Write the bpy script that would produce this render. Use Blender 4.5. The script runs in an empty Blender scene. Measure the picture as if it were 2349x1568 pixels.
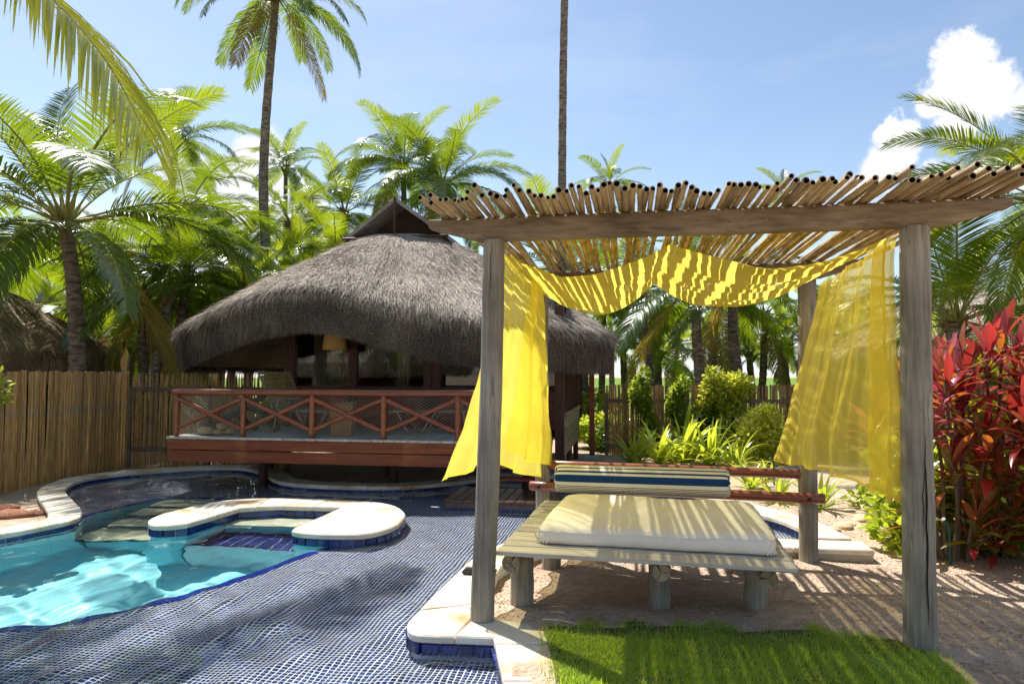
import bpy, math, random
import numpy as np
from mathutils import Vector, Matrix, noise as mnoise
R = math.radians
scene = bpy.context.scene
COL = scene.collection
rng = random.Random(7)

# ------------------------------------------------------------------ camera
EYE = 1.55
TILT = math.atan(76 / 1566.0)
cam_d = bpy.data.cameras.new('camera')
cam = bpy.data.objects.new('camera', cam_d)
COL.objects.link(cam)
cam_d.sensor_width = 36.0
cam_d.lens = 24.0
cam_d.clip_start = 0.05
cam_d.clip_end = 6000
cam.location = (0, 0, EYE)
cam.rotation_euler = (R(90) + TILT, 0, 0)
scene.camera = cam

# ------------------------------------------------------------------ light
SUN = Vector((-0.37, 0.50, 1.0)).normalized()      # direction towards the sun (behind the hut, to the left)
SUN_EL = math.asin(SUN.z)
SUN_AZ = math.atan2(SUN.x, SUN.y)
sun_d = bpy.data.lights.new('sun', 'SUN')
sun_d.energy = 5.0
sun_d.angle = R(0.5)
sun_d.color = (1.0, 0.965, 0.91)
sun = bpy.data.objects.new('sun', sun_d)
COL.objects.link(sun)
sun.rotation_euler = (-SUN).to_track_quat('-Z', 'Y').to_euler()
sun.location = (-6, 8, 16)
sun_d.cycles.is_caustics_light = True

world = bpy.data.worlds.new('World')
scene.world = world
world.use_nodes = True
SKY_STRENGTH = 0.108

def direction(px, py):
    """unit view direction of a place in the sky (photo measured on a 2349 x 1568 grid)"""
    a = (px - 1174.5) / 1566.0
    b = -(py - 784) / 1566.0
    v = Vector((a, math.cos(TILT) - b * math.sin(TILT), math.sin(TILT) + b * math.cos(TILT)))
    return v.normalized()

def build_world():
    nt = world.node_tree
    N, L = nt.nodes, nt.links
    N.clear()
    out = N.new('ShaderNodeOutputWorld')
    bg = N.new('ShaderNodeBackground')
    L.new(bg.outputs[0], out.inputs[0])
    sky = N.new('ShaderNodeTexSky')
    sky.sky_type = 'NISHITA'
    sky.sun_disc = False
    sky.sun_elevation = SUN_EL
    sky.sun_rotation = SUN_AZ
    sky.air_density = 1.0
    sky.dust_density = 0.6
    sky.ozone_density = 0.5
    tc = N.new('ShaderNodeTexCoord')
    def math_n(op, a, b=None, clamp=False):
        m = N.new('ShaderNodeMath'); m.operation = op; m.use_clamp = clamp
        for i, v in enumerate((a, b)):
            if v is None: continue
            if isinstance(v, (int, float)): m.inputs[i].default_value = v
            else: L.new(v, m.inputs[i])
        return m.outputs[0]
    def noise_n(vec, scale, detail, rough=0.55, w=0.0):
        n = N.new('ShaderNodeTexNoise'); n.noise_dimensions = '4D'
        n.inputs['Scale'].default_value = scale; n.inputs['Detail'].default_value = detail
        n.inputs['Roughness'].default_value = rough; n.inputs['W'].default_value = w
        L.new(vec, n.inputs['Vector'])
        return n
    gen = tc.outputs['Generated']
    # warp the look-up direction so that cumulus edges billow
    warp = noise_n(gen, 13.0, 5.0, 0.66)
    sub = N.new('ShaderNodeVectorMath'); sub.operation = 'SUBTRACT'
    L.new(warp.outputs['Color'], sub.inputs[0]); sub.inputs[1].default_value = (0.5, 0.5, 0.5)
    sca = N.new('ShaderNodeVectorMath'); sca.operation = 'SCALE'
    L.new(sub.outputs[0], sca.inputs[0]); sca.inputs['Scale'].default_value = 0.10
    add = N.new('ShaderNodeVectorMath'); add.operation = 'ADD'
    L.new(gen, add.inputs[0]); L.new(sca.outputs[0], add.inputs[1])
    wv = add.outputs[0]
    # cumulus heaps: the ones in view, and their like all round the horizon
    heaps = [(2215, 130, .036), (2165, 205, .036), (2245, 205, .042), (2205, 280, .036), (2310, 400, .045), (2050, 315, .030), (2030, 385, .040), (2150, 430, .036), (2325, 240, .022), (1975, 425, .028),
             (590, 420, .075), (500, 470, .085), (640, 520, .085), (420, 600, .09), (760, 640, .08), (230, 600, .09)]
    dirs = [(direction(x, y), r) for x, y, r in heaps]
    acc = None
    for d, r in dirs:
        dist = N.new('ShaderNodeVectorMath'); dist.operation = 'DISTANCE'
        L.new(wv, dist.inputs[0]); dist.inputs[1].default_value = d
        f = math_n('MULTIPLY', dist.outputs['Value'], -1.0 / r)
        f = math_n('ADD', f, 1.0)
        acc = f if acc is None else math_n('MAXIMUM', acc, f)
    # the same kind of heaps low down all round the horizon
    sx = N.new('ShaderNodeSeparateXYZ'); L.new(gen, sx.inputs[0])
    low = noise_n(gen, 3.2, 3.0, 0.5, 2.0)
    lowf = math_n('ADD', math_n('MULTIPLY', math_n('SUBTRACT', low.outputs['Fac'], 0.50), 4.0), math_n('MULTIPLY', math_n('SUBTRACT', 0.10, sx.outputs['Z']), 4.0))
    acc = math_n('MAXIMUM', acc, lowf)
    fine = noise_n(gen, 34.0, 3.0, 0.6)
    acc = math_n('ADD', acc, math_n('MULTIPLY', math_n('SUBTRACT', fine.outputs['Fac'], 0.5), 0.8))
    ramp = N.new('ShaderNodeMapRange'); ramp.interpolation_type = 'SMOOTHSTEP'
    L.new(acc, ramp.inputs['Value'])
    ramp.inputs['From Min'].default_value = -0.02; ramp.inputs['From Max'].default_value = 0.40
    cum = ramp.outputs[0]
    # thin cirrus, stretched
    mp = N.new('ShaderNodeMapping'); mp.inputs['Scale'].default_value = (1.0, 1.0, 3.4)
    mp.inputs['Rotation'].default_value = (0.0, R(20), 0.0)
    L.new(gen, mp.inputs['Vector'])
    cir = noise_n(mp.outputs[0], 2.6, 4.0, 0.6, 4.0)
    cr = N.new('ShaderNodeMapRange'); L.new(cir.outputs['Fac'], cr.inputs['Value'])
    cr.inputs['From Min'].default_value = 0.47; cr.inputs['From Max'].default_value = 0.80
    cr.inputs['To Max'].default_value = 0.30
    # thin veil of haze near the horizon (even all the way round)
    hz = N.new('ShaderNodeMapRange'); L.new(sx.outputs['Z'], hz.inputs['Value'])
    hz.inputs['From Min'].default_value = 0.42; hz.inputs['From Max'].default_value = 0.02
    hz.inputs['To Max'].default_value = 0.16
    veil = math_n('MAXIMUM', cr.outputs[0], hz.outputs[0])
    # shading inside the heaps
    shade = noise_n(wv, 7.0, 2.0, 0.55, 9.0)
    sr = N.new('ShaderNodeValToRGB'); L.new(shade.outputs['Fac'], sr.inputs[0])
    sr.color_ramp.elements[0].position = 0.40; sr.color_ramp.elements[0].color = (5.0, 5.25, 5.6, 1)
    sr.color_ramp.elements[1].position = 0.60; sr.color_ramp.elements[1].color = (6.6, 6.6, 6.6, 1)
    m1 = N.new('ShaderNodeMix'); m1.data_type = 'RGBA'
    L.new(veil, m1.inputs['Factor']); L.new(sky.outputs[0], m1.inputs['A']); m1.inputs['B'].default_value = (5.0, 5.6, 6.0, 1)
    m2 = N.new('ShaderNodeMix'); m2.data_type = 'RGBA'
    L.new(cum, m2.inputs['Factor']); L.new(m1.outputs['Result'], m2.inputs['A']); L.new(sr.outputs[0], m2.inputs['B'])
    L.new(m2.outputs['Result'], bg.inputs['Color'])
    bg.inputs['Strength'].default_value = SKY_STRENGTH
build_world()

vs = scene.view_settings
vs.view_transform = 'Standard'
vs.look = 'None'
vs.gamma = 1.0
vs.use_curve_mapping = False
vs.exposure = 0.70
cy = scene.cycles
cy.use_denoising = True
cy.use_adaptive_sampling = True
cy.adaptive_threshold = 0.02
cy.max_bounces = 10
cy.transparent_max_bounces = 16
cy.transmission_bounces = 8
cy.diffuse_bounces = 4
cy.glossy_bounces = 4
cy.caustics_refractive = True
cy.caustics_reflective = False
cy.sample_clamp_indirect = 6.0
cy.blur_glossy = 0.5

# ------------------------------------------------------------------ survey: photo grid -> place
def _ray(px, py):
    a = (px - 1174.5) / 1566.0
    b = -(py - 784) / 1566.0
    c, s = math.cos(TILT), math.sin(TILT)
    return a, c - b * s, s + b * c
def G(px, py, z=0.0):
    dx, dy, dz = _ray(px, py)
    t = (z - EYE) / dz
    return Vector((dx * t, dy * t, z))
def A(px, py, Y):
    dx, dy, dz = _ray(px, py)
    t = Y / dy
    return Vector((dx * t, Y, EYE + dz * t))

# ------------------------------------------------------------------ objects
def tag(o, label=None, cat=None, group=None, kind=None):
    if label: o['label'] = label
    if cat: o['category'] = cat
    if group: o['group'] = group
    if kind: o['kind'] = kind
    return o
def thing(name, label, cat, loc=(0, 0, 0), group=None, rz=0.0):
    o = bpy.data.objects.new(name, None)
    COL.objects.link(o)
    o.empty_display_size = 0.2
    o.location = loc
    o.rotation_euler = (0, 0, rz)
    return tag(o, label, cat, group)
def adopt(o, parent):
    """child built in world coordinates"""
    o.parent = parent
    # a parent's own parent is cancelled by its inverse, so only the parent's local transform counts
    m = Matrix.Translation(parent.location) @ parent.rotation_euler.to_matrix().to_4x4() @ Matrix.Diagonal((*parent.scale, 1))
    o.matrix_parent_inverse = m.inverted()
    return o
def newmesh(name, verts, faces, mat=None, smooth=False):
    me = bpy.data.meshes.new(name)
    me.from_pydata([tuple(v) for v in verts], [], faces)
    if mat: me.materials.append(mat)
    if smooth: me.polygons.foreach_set('use_smooth', [True] * len(me.polygons))
    me.update()
    return me
def fastmesh(name, V, F, mat=None, smooth=False):
    """V (n,3) array, F (m,k) int array, all faces with k corners"""
    V = np.asarray(V, dtype=np.float32); F = np.asarray(F, dtype=np.int32)
    me = bpy.data.meshes.new(name)
    me.vertices.add(len(V)); me.vertices.foreach_set('co', V.ravel())
    m, k = F.shape
    me.loops.add(m * k); me.loops.foreach_set('vertex_index', F.ravel())
    me.polygons.add(m)
    me.polygons.foreach_set('loop_start', np.arange(0, m * k, k, dtype=np.int32))
    me.polygons.foreach_set('loop_total', np.full(m, k, dtype=np.int32))
    if smooth: me.polygons.foreach_set('use_smooth', np.ones(m, dtype=bool))
    if mat: me.materials.append(mat)
    me.update(); me.validate()
    return me
def link(name, me, parent=None, loc=None, rot=None, scale=None, world=True):
    o = bpy.data.objects.new(name, me)
    COL.objects.link(o)
    if loc is not None: o.location = loc
    if rot is not None: o.rotation_euler = rot
    if scale is not None: o.scale = scale
    if parent is not None:
        if world: adopt(o, parent)
        else: o.parent = parent
    return o
def smooth_by_angle(me, ang=40):
    try:
        me.polygons.foreach_set('use_smooth', [True] * len(me.polygons))
        me.set_sharp_from_angle(angle=R(ang))
    except Exception: pass

class MB:
    def __init__(s): s.v = []; s.f = []
    def add(s, vs, fs):
        b = len(s.v); s.v.extend(vs); s.f.extend([tuple(i + b for i in f) for f in fs])
    def box(s, c, size, rz=0.0, bev=0.0):
        """box centred at c; bev cuts the vertical and horizontal top edges a little"""
        x, y, z = size[0] / 2, size[1] / 2, size[2] / 2
        cr, sr = math.cos(rz), math.sin(rz)
        def T(px, py, pz): return (c[0] + px * cr - py * sr, c[1] + px * sr + py * cr, c[2] + pz)
        if bev <= 0:
            vs = [T(*p) for p in ((-x, -y, -z), (x, -y, -z), (x, y, -z), (-x, y, -z), (-x, -y, z), (x, -y, z), (x, y, z), (-x, y, z))]
            s.add(vs, [(0, 3, 2, 1), (4, 5, 6, 7), (0, 1, 5, 4), (1, 2, 6, 5), (2, 3, 7, 6), (3, 0, 4, 7)])
        else:
            b = min(bev, x * .9, y * .9, z * .9)
            rings = []
            for zz, ins in ((-z, b), (-z + b, 0), (z - b, 0), (z, b)):
                rings.append([T(-x + ins, -y + ins, zz), T(x - ins, -y + ins, zz), T(x - ins, y - ins, zz), T(-x + ins, y - ins, zz)])
            vs = [p for r_ in rings for p in r_]
            fs = [(3, 2, 1, 0), (12, 13, 14, 15)]
            for k in range(3):
                for i in range(4):
                    j = (i + 1) % 4
                    fs.append((k * 4 + i, k * 4 + j, k * 4 + 4 + j, k * 4 + 4 + i))
            s.add(vs, fs)
    def tube(s, pts, rad, n=10, caps=True, squash=None):
        pts = [Vector(p) for p in pts]
        if isinstance(rad, (int, float)): rad = [rad] * len(pts)
        vs = []
        t0 = (pts[1] - pts[0]).normalized()
        ref = Vector((0, 0, 1)) if abs(t0.z) < 0.9 else Vector((0, 1, 0))
        nrm = t0.cross(ref).normalized()
        for i, p in enumerate(pts):
            t = (pts[min(i + 1, len(pts) - 1)] - pts[max(i - 1, 0)]).normalized()
            nrm = (nrm - t * nrm.dot(t)).normalized()
            bi = t.cross(nrm)
            for k in range(n):
                a = 2 * math.pi * k / n
                vs.append(tuple(p + (nrm * math.cos(a) + bi * math.sin(a)) * rad[i]))
        fs = []
        for i in range(len(pts) - 1):
            for k in range(n):
                k2 = (k + 1) % n
                fs.append((i * n + k, i * n + k2, (i + 1) * n + k2, (i + 1) * n + k))
        if caps:
            fs.append(tuple(reversed(range(n))))
            fs.append(tuple(range((len(pts) - 1) * n, len(pts) * n)))
        s.add(vs, fs)
    def prism(s, poly, z0, z1):
        n = len(poly)
        s.add([(p[0], p[1], z0) for p in poly] + [(p[0], p[1], z1) for p in poly],
              [tuple(reversed(range(n))), tuple(range(n, 2 * n))] + [(i, (i + 1) % n, n + (i + 1) % n, n + i) for i in range(n)])
    def obj(s, name, mat, parent=None, smooth=False, ang=40):
        me = newmesh(name, s.v, s.f, mat)
        if smooth: smooth_by_angle(me, ang)
        return link(name, me, parent)

# ------------------------------------------------------------------ materials
MATS = {}
def node_mat(name):
    m = bpy.data.materials.new(name); m.use_nodes = True
    m.node_tree.nodes.clear(); MATS[name] = m
    return m, m.node_tree.nodes, m.node_tree.links
def surf(name, a, b, scale=4.0, stretch=(1, 1, 1), rough=0.7, detail=6.0, bump=0.0, bscale=None, spec=0.3, objrand=0.0, c=None, coat=0.0,
         coords='Object', lo=0.35, hi=0.65, rot=(0, 0, 0), bdist=0.02, stain=None, metallic=0.0):
    """two-tone noise material; stretch scales the noise space; objrand: brightness spread between objects; stain=(colour, scale, lo, hi)"""
    m, N, L = node_mat(name)
    out = N.new('ShaderNodeOutputMaterial'); p = N.new('ShaderNodeBsdfPrincipled'); L.new(p.outputs[0], out.inputs[0])
    tc = N.new('ShaderNodeTexCoord'); mp = N.new('ShaderNodeMapping')
    L.new(tc.outputs[coords], mp.inputs['Vector']); mp.inputs['Scale'].default_value = stretch; mp.inputs['Rotation'].default_value = rot
    info = N.new('ShaderNodeObjectInfo')
    no = N.new('ShaderNodeTexNoise'); no.noise_dimensions = '4D'; no.inputs['Scale'].default_value = scale
    no.inputs['Detail'].default_value = detail; no.inputs['Roughness'].default_value = 0.6
    L.new(mp.outputs[0], no.inputs['Vector'])
    mu = N.new('ShaderNodeMath'); mu.operation = 'MULTIPLY'; L.new(info.outputs['Random'], mu.inputs[0]); mu.inputs[1].default_value = 20.0
    L.new(mu.outputs[0], no.inputs['W'])
    cr = N.new('ShaderNodeValToRGB'); L.new(no.outputs['Fac'], cr.inputs[0])
    cr.color_ramp.elements[0].position = lo; cr.color_ramp.elements[0].color = (*a, 1)
    cr.color_ramp.elements[1].position = hi; cr.color_ramp.elements[1].color = (*b, 1)
    if c:
        e = cr.color_ramp.elements.new(min(hi + 0.15, 0.98)); e.color = (*c, 1)
    col = cr.outputs[0]
    if stain:
        n2 = N.new('ShaderNodeTexNoise'); n2.inputs['Scale'].default_value = stain[1]; n2.inputs['Detail'].default_value = 5
        L.new(tc.outputs[coords], n2.inputs['Vector'])
        mr = N.new('ShaderNodeMapRange'); L.new(n2.outputs['Fac'], mr.inputs['Value'])
        mr.inputs['From Min'].default_value = stain[2]; mr.inputs['From Max'].default_value = stain[3]
        mx = N.new('ShaderNodeMix'); mx.data_type = 'RGBA'; L.new(mr.outputs[0], mx.inputs['Factor'])
        L.new(col, mx.inputs['A']); mx.inputs['B'].default_value = (*stain[0], 1)
        col = mx.outputs['Result']
    if objrand > 0:
        hs = N.new('ShaderNodeHueSaturation'); L.new(col, hs.inputs['Color'])
        mr = N.new('ShaderNodeMapRange'); L.new(info.outputs['Random'], mr.inputs['Value'])
        mr.inputs['To Min'].default_value = 1 - objrand; mr.inputs['To Max'].default_value = 1 + objrand
        L.new(mr.outputs[0], hs.inputs['Value']); col = hs.outputs[0]
    L.new(col, p.inputs['Base Color'])
    p.inputs['Roughness'].default_value = rough
    p.inputs['Specular IOR Level'].default_value = spec
    p.inputs['Coat Weight'].default_value = coat
    p.inputs['Metallic'].default_value = metallic
    if bump > 0:
        bn = no
        if bscale:
            bn = N.new('ShaderNodeTexNoise'); bn.inputs['Scale'].default_value = bscale; bn.inputs['Detail'].default_value = 5
            L.new(mp.outputs[0], bn.inputs['Vector'])
        bu = N.new('ShaderNodeBump'); bu.inputs['Strength'].default_value = bump; bu.inputs['Distance'].default_value = bdist
        L.new(bn.outputs['Fac'], bu.inputs['Height']); L.new(bu.outputs[0], p.inputs['Normal'])
    return m
def leaf_mat(name, a, b, trans=(0.35, 0.5, 0.05), tfac=0.45, scale=1.5, gloss=0.12, rough=0.35, objrand=0.0, back=None):
    """leaf: diffuse + light coming through + a waxy gloss"""
    m, N, L = node_mat(name)
    out = N.new('ShaderNodeOutputMaterial')
    tc = N.new('ShaderNodeTexCoord'); geo = N.new('ShaderNodeNewGeometry'); info = N.new('ShaderNodeObjectInfo')
    no = N.new('ShaderNodeTexNoise'); no.inputs['Scale'].default_value = scale; no.inputs['Detail'].default_value = 4
    L.new(geo.outputs['Position'], no.inputs['Vector'])
    cr = N.new('ShaderNodeValToRGB'); L.new(no.outputs['Fac'], cr.inputs[0])
    cr.color_ramp.elements[0].position = .35; cr.color_ramp.elements[0].color = (*a, 1)
    cr.color_ramp.elements[1].position = .65; cr.color_ramp.elements[1].color = (*b, 1)
    col = cr.outputs[0]
    if objrand:
        hs = N.new('ShaderNodeHueSaturation'); L.new(col, hs.inputs['Color'])
        mr = N.new('ShaderNodeMapRange'); L.new(info.outputs['Random'], mr.inputs['Value'])
        mr.inputs['To Min'].default_value = 1 - objrand; mr.inputs['To Max'].default_value = 1 + objrand
        L.new(mr.outputs[0], hs.inputs['Value'])
        mr2 = N.new('ShaderNodeMapRange'); L.new(info.outputs['Random'], mr2.inputs['Value'])
        mr2.inputs['To Min'].default_value = .5 + objrand * .05; mr2.inputs['To Max'].default_value = .5 - objrand * .05
        L.new(mr2.outputs[0], hs.inputs['Hue'])
        col = hs.outputs[0]
    d = N.new('ShaderNodeBsdfDiffuse'); L.new(col, d.inputs['Color'])
    t = N.new('ShaderNodeBsdfTranslucent'); t.inputs['Color'].default_value = (*trans, 1)
    g = N.new('ShaderNodeBsdfGlossy'); g.inputs['Roughness'].default_value = rough; g.inputs['Color'].default_value = (.8, .85, .8, 1)
    m1 = N.new('ShaderNodeMixShader'); m1.inputs[0].default_value = tfac; L.new(d.outputs[0], m1.inputs[1]); L.new(t.outputs[0], m1.inputs[2])
    lw = N.new('ShaderNodeLayerWeight'); lw.inputs['Blend'].default_value = .25
    mm = N.new('ShaderNodeMath'); mm.operation = 'MULTIPLY_ADD'; L.new(lw.outputs['Fresnel'], mm.inputs[0]); mm.inputs[1].default_value = .13; mm.inputs[2].default_value = gloss * .30
    m2 = N.new('ShaderNodeMixShader'); L.new(mm.outputs[0], m2.inputs[0]); L.new(m1.outputs[0], m2.inputs[1]); L.new(g.outputs[0], m2.inputs[2])
    L.new(m2.outputs[0], out.inputs[0])
    return m

TH = math.atan(0.172)
U = Vector((math.cos(TH), -math.sin(TH), 0))       # along pergola beam and deck edge, to the right
V = Vector((math.sin(TH), math.cos(TH), 0))        # away from the viewer
RZ = -TH
def uv(o, a, b, z=None):
    p = Vector(o) + U * a + V * b
    if z is not None: p.z = z
    return p

def inpoly(x, y, poly):
    x = np.asarray(x); y = np.asarray(y)
    r = np.zeros(x.shape, bool)
    n = len(poly)
    for i in range(n):
        x0, y0 = poly[i][0], poly[i][1]; x1, y1 = poly[(i + 1) % n][0], poly[(i + 1) % n][1]
        if y0 == y1: continue
        c = ((y0 > y) != (y1 > y)) & (x < (x1 - x0) * (y - y0) / (y1 - y0) + x0)
        r ^= c
    return r
def smoothpoly(pts, n=4, closed=False):
    """Catmull-Rom through pts"""
    P = [Vector((p[0], p[1], p[2] if len(p) > 2 else 0)) for p in pts]
    out = []
    m = len(P)
    rngi = range(m if closed else m - 1)
    for i in rngi:
        p0 = P[(i - 1) % m] if closed or i > 0 else P[0]
        p1 = P[i]; p2 = P[(i + 1) % m]
        p3 = P[(i + 2) % m] if closed or i + 2 < m else P[-1]
        for k in range(n):
            t = k / n
            out.append(0.5 * ((2 * p1) + (p2 - p0) * t + (2 * p0 - 5 * p1 + 4 * p2 - p3) * t * t + (3 * p1 - p0 - 3 * p2 + p3) * t ** 3))
    if not closed: out.append(P[-1])
    return out
def fbm(x, y, sc, oct=4, seed=0.0):
    s = 0; a = 1; 
    for k in range(oct):
        s += a * mnoise.noise(Vector((x * sc + seed, y * sc - seed, seed * 1.7))); sc *= 2.03; a *= .5
    return s
# ------------------------------------------------------------------ material library
M = {}
M['sand'] = surf('sand', (.43, .315, .225), (.57, .44, .325), scale=9, detail=10, rough=.95, spec=.1, bump=.9, bscale=26, bdist=.035, stain=((.27, .195, .14), 1.3, .55, .75))
M['soil'] = surf('soil', (.16, .10, .06), (.30, .20, .13), scale=6, detail=8, rough=.95, spec=.1, bump=.6, bscale=30)
M['lawn'] = surf('lawn', (.10, .17, .025), (.17, .26, .04), scale=3, detail=8, rough=.9, spec=.1, bump=.4, bscale=60)
M['coping'] = surf('coping_stone', (.62, .53, .39), (.78, .72, .61), scale=2.6, detail=9, rough=.6, spec=.3, bump=.25, bscale=18, objrand=.07, lo=.38, hi=.6, bdist=.01, stain=((.45, .29, .13), 2.1, .52, .68))
M['render'] = surf('cement_render', (.50, .40, .26), (.62, .52, .36), scale=5, rough=.9, bump=.3, bscale=30)
M['grout'] = surf('grout', (.80, .83, .84), (.90, .92, .92), scale=8, rough=.8, spec=.2)
M['bandtile'] = surf('band_tile', (.012, .025, .11), (.022, .045, .19), scale=5, rough=.12, spec=.5, objrand=.35)
M['edgetile'] = surf('edge_tile', (.012, .035, .28), (.02, .05, .36), scale=5, rough=.15, spec=.5, objrand=.25)
M['aqua'] = None
M['beige_tread'] = surf('beige_tread', (.62, .60, .40), (.72, .70, .50), scale=2, rough=.6, objrand=.08)

def mosaic_material():
    m, N, L = node_mat('mosaic_tile')
    out = N.new('ShaderNodeOutputMaterial'); p = N.new('ShaderNodeBsdfPrincipled'); L.new(p.outputs[0], out.inputs[0])
    geo = N.new('ShaderNodeNewGeometry'); mp = N.new('ShaderNodeMapping'); mp.vector_type = 'POINT'
    mp.inputs['Rotation'].default_value = (0, 0, TH); mp.inputs['Scale'].default_value = (1 / .034, 1 / .034, 0)
    rot = N.new('ShaderNodeMapping'); rot.inputs['Rotation'].default_value = (0, 0, TH)
    L.new(geo.outputs['Position'], rot.inputs['Vector'])
    sc = N.new('ShaderNodeVectorMath'); sc.operation = 'MULTIPLY'; L.new(rot.outputs[0], sc.inputs[0]); sc.inputs[1].default_value = (1 / .034, 1 / .034, 0)
    fl = N.new('ShaderNodeVectorMath'); fl.operation = 'FLOOR'; L.new(sc.outputs[0], fl.inputs[0])
    wn = N.new('ShaderNodeTexWhiteNoise'); L.new(fl.outputs[0], wn.inputs['Vector'])
    cr = N.new('ShaderNodeValToRGB'); L.new(wn.outputs['Value'], cr.inputs[0])
    el = cr.color_ramp.elements
    el[0].position = 0; el[0].color = (.005, .014, .075, 1)
    el[1].position = 1; el[1].color = (.04, .09, .34, 1)
    for pos, c in ((.35, (.010, .028, .19)), (.7, (.016, .045, .28)), (.88, (.02, .05, .18))):
        e = el.new(pos); e.color = (*c, 1)
    L.new(cr.outputs[0], p.inputs['Base Color']); p.inputs['Roughness'].default_value = .15
    return m
M['mosaic'] = mosaic_material()

def aqua_material():
    """pale aqua glazed basin tiles, faint joints"""
    m, N, L = node_mat('aqua_plaster')
    out = N.new('ShaderNodeOutputMaterial'); p = N.new('ShaderNodeBsdfPrincipled'); L.new(p.outputs[0], out.inputs[0])
    geo = N.new('ShaderNodeNewGeometry')
    no = N.new('ShaderNodeTexNoise'); no.inputs['Scale'].default_value = 1.5; L.new(geo.outputs['Position'], no.inputs['Vector'])
    cr = N.new('ShaderNodeValToRGB'); L.new(no.outputs['Fac'], cr.inputs[0])
    cr.color_ramp.elements[0].position = .3; cr.color_ramp.elements[0].color = (.24, .76, .84, 1)
    cr.color_ramp.elements[1].position = .7; cr.color_ramp.elements[1].color = (.32, .84, .90, 1)
    L.new(cr.outputs[0], p.inputs['Base Color']); p.inputs['Roughness'].default_value = .5
    return m
M['aqua'] = aqua_material()

def water_material():
    m, N, L = node_mat('pool_water')
    out = N.new('ShaderNodeOutputMaterial')
    g = N.new('ShaderNodeBsdfGlass'); g.inputs['IOR'].default_value = 1.33; g.inputs['Roughness'].default_value = 0.0
    g.inputs['Color'].default_value = (.97, .995, 1, 1)
    L.new(g.outputs[0], out.inputs[0])
    return m
M['water'] = water_material()

# ------------------------------------------------------------------ pool outline
WZ = -.085          # water level
SHELF = -.25       # mosaic shelf
DEEP = -1.25
left_in = [(-7.4, 4.9), (-6.3, 5.75), (-5.5, 6.35), (-4.99, 6.76), (-4.82, 7.1), (-4.72, 7.45), (-4.90, 7.87), (-5.36, 8.46), (-6.0, 9.26), (-6.32, 9.89), (-6.40, 10.5),
           (-6.11, 11.0), (-5.59, 11.39), (-4.98, 11.62), (-4.48, 11.5), (-3.93, 10.89), (-3.39, 10.05), (-2.6, 9.69), (-1.67, 9.62), (-1.09, 9.86), (-.49, 10.28), (.04, 10.6), (.7, 10.6)]
arm_in = [(.7, 10.6), (1.5, 10.1), (2.2, 9.25)] + [tuple(G(x, y, 0)[:2]) for x, y in ((1740, 1179), (1789, 1193), (1831, 1211), (1868, 1234))]
c0 = G(1868, 1238, 0); 
arm_front = [tuple((c0 - U * a)[:2]) for a in (0.0, 0.7, 1.4, 2.1)]
right_in = [(.02, 6.55), (-.28, 6.1), (-.40, 5.6), (-.48, 5.25), (-.62, 4.58), (-.655, 4.36), (-.60, 4.19), (-.45, 4.15), (-.11, 4.12), (-.08, 3.88), (-.04, 3.51), (.06, 2.4), (.15, .8)]
sm = lambda p: [tuple(q[:2]) for q in smoothpoly(p, 3)]
run_left = sm(left_in)
run_arm = sm(arm_in)
run_right = [tuple(p) for p in right_in[:2]] + sm(right_in[2:8])[0:] + [tuple(p) for p in right_in[8:]]
W = run_left + run_arm[1:] + arm_front + run_right + [(-3, .75), (-7.4, .8)]
# deep basin
Bfront = sm([(-7.4, 3.35), (-5.2, 4.0), (-3.4, 4.63), (-3.0, 4.84), (-2.66, 5.14), (-2.25, 5.81), (-1.96, 6.5), (-1.42, 7.3)])
Bback = [(-1.6, 8.2), (-3.2, 8.45), (-3.62, 8.6), (-4.05, 9.3), (-4.72, 9.35), (-5.03, 8.2), (-4.86, 7.8), (-4.70, 7.45), (-4.80, 7.1), (-4.97, 6.76), (-5.48, 6.35), (-6.3, 5.75), (-7.4, 4.9)]
B = Bfront + Bback
island_pts = [(-3.74, 7.12), (-3.86, 7.32), (-3.86, 7.68), (-3.74, 8.05), (-3.56, 8.42), (-3.32, 8.60), (-2.57, 8.58), (-1.6, 8.34), (-1.30, 7.98), (-1.17, 7.56), (-1.20, 7.05), (-1.46, 6.68), (-2.06, 6.74), (-2.19, 6.90),
              (-1.98, 8.02), (-2.75, 8.12), (-3.15, 7.97), (-3.37, 7.16), (-3.52, 7.06)]
ISL = [tuple(q[:2]) for q in smoothpoly(island_pts[:13], 3)] + [tuple(p) for p in island_pts[13:]]

def grid_ok(x, y, poly, marg):
    r = inpoly(x, y, poly)
    for k in range(8):
        a = k * math.pi / 4
        r |= inpoly(x + marg * math.cos(a), y + marg * math.sin(a), poly)
    return r
def sstep(x, a, b):
    t = np.clip((x - a) / (b - a), 0, 1); return t * t * (3 - 2 * t)
def gz(x, y):
    """ground level"""
    x = np.asarray(x, float); y = np.asarray(y, float)
    h = -.10 + .10 * (1 - sstep(y, 4.55, 5.4)) * sstep(x, -.6, -.1)
    return h
def gzn(x, y):
    return float(gz(x, y))

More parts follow.
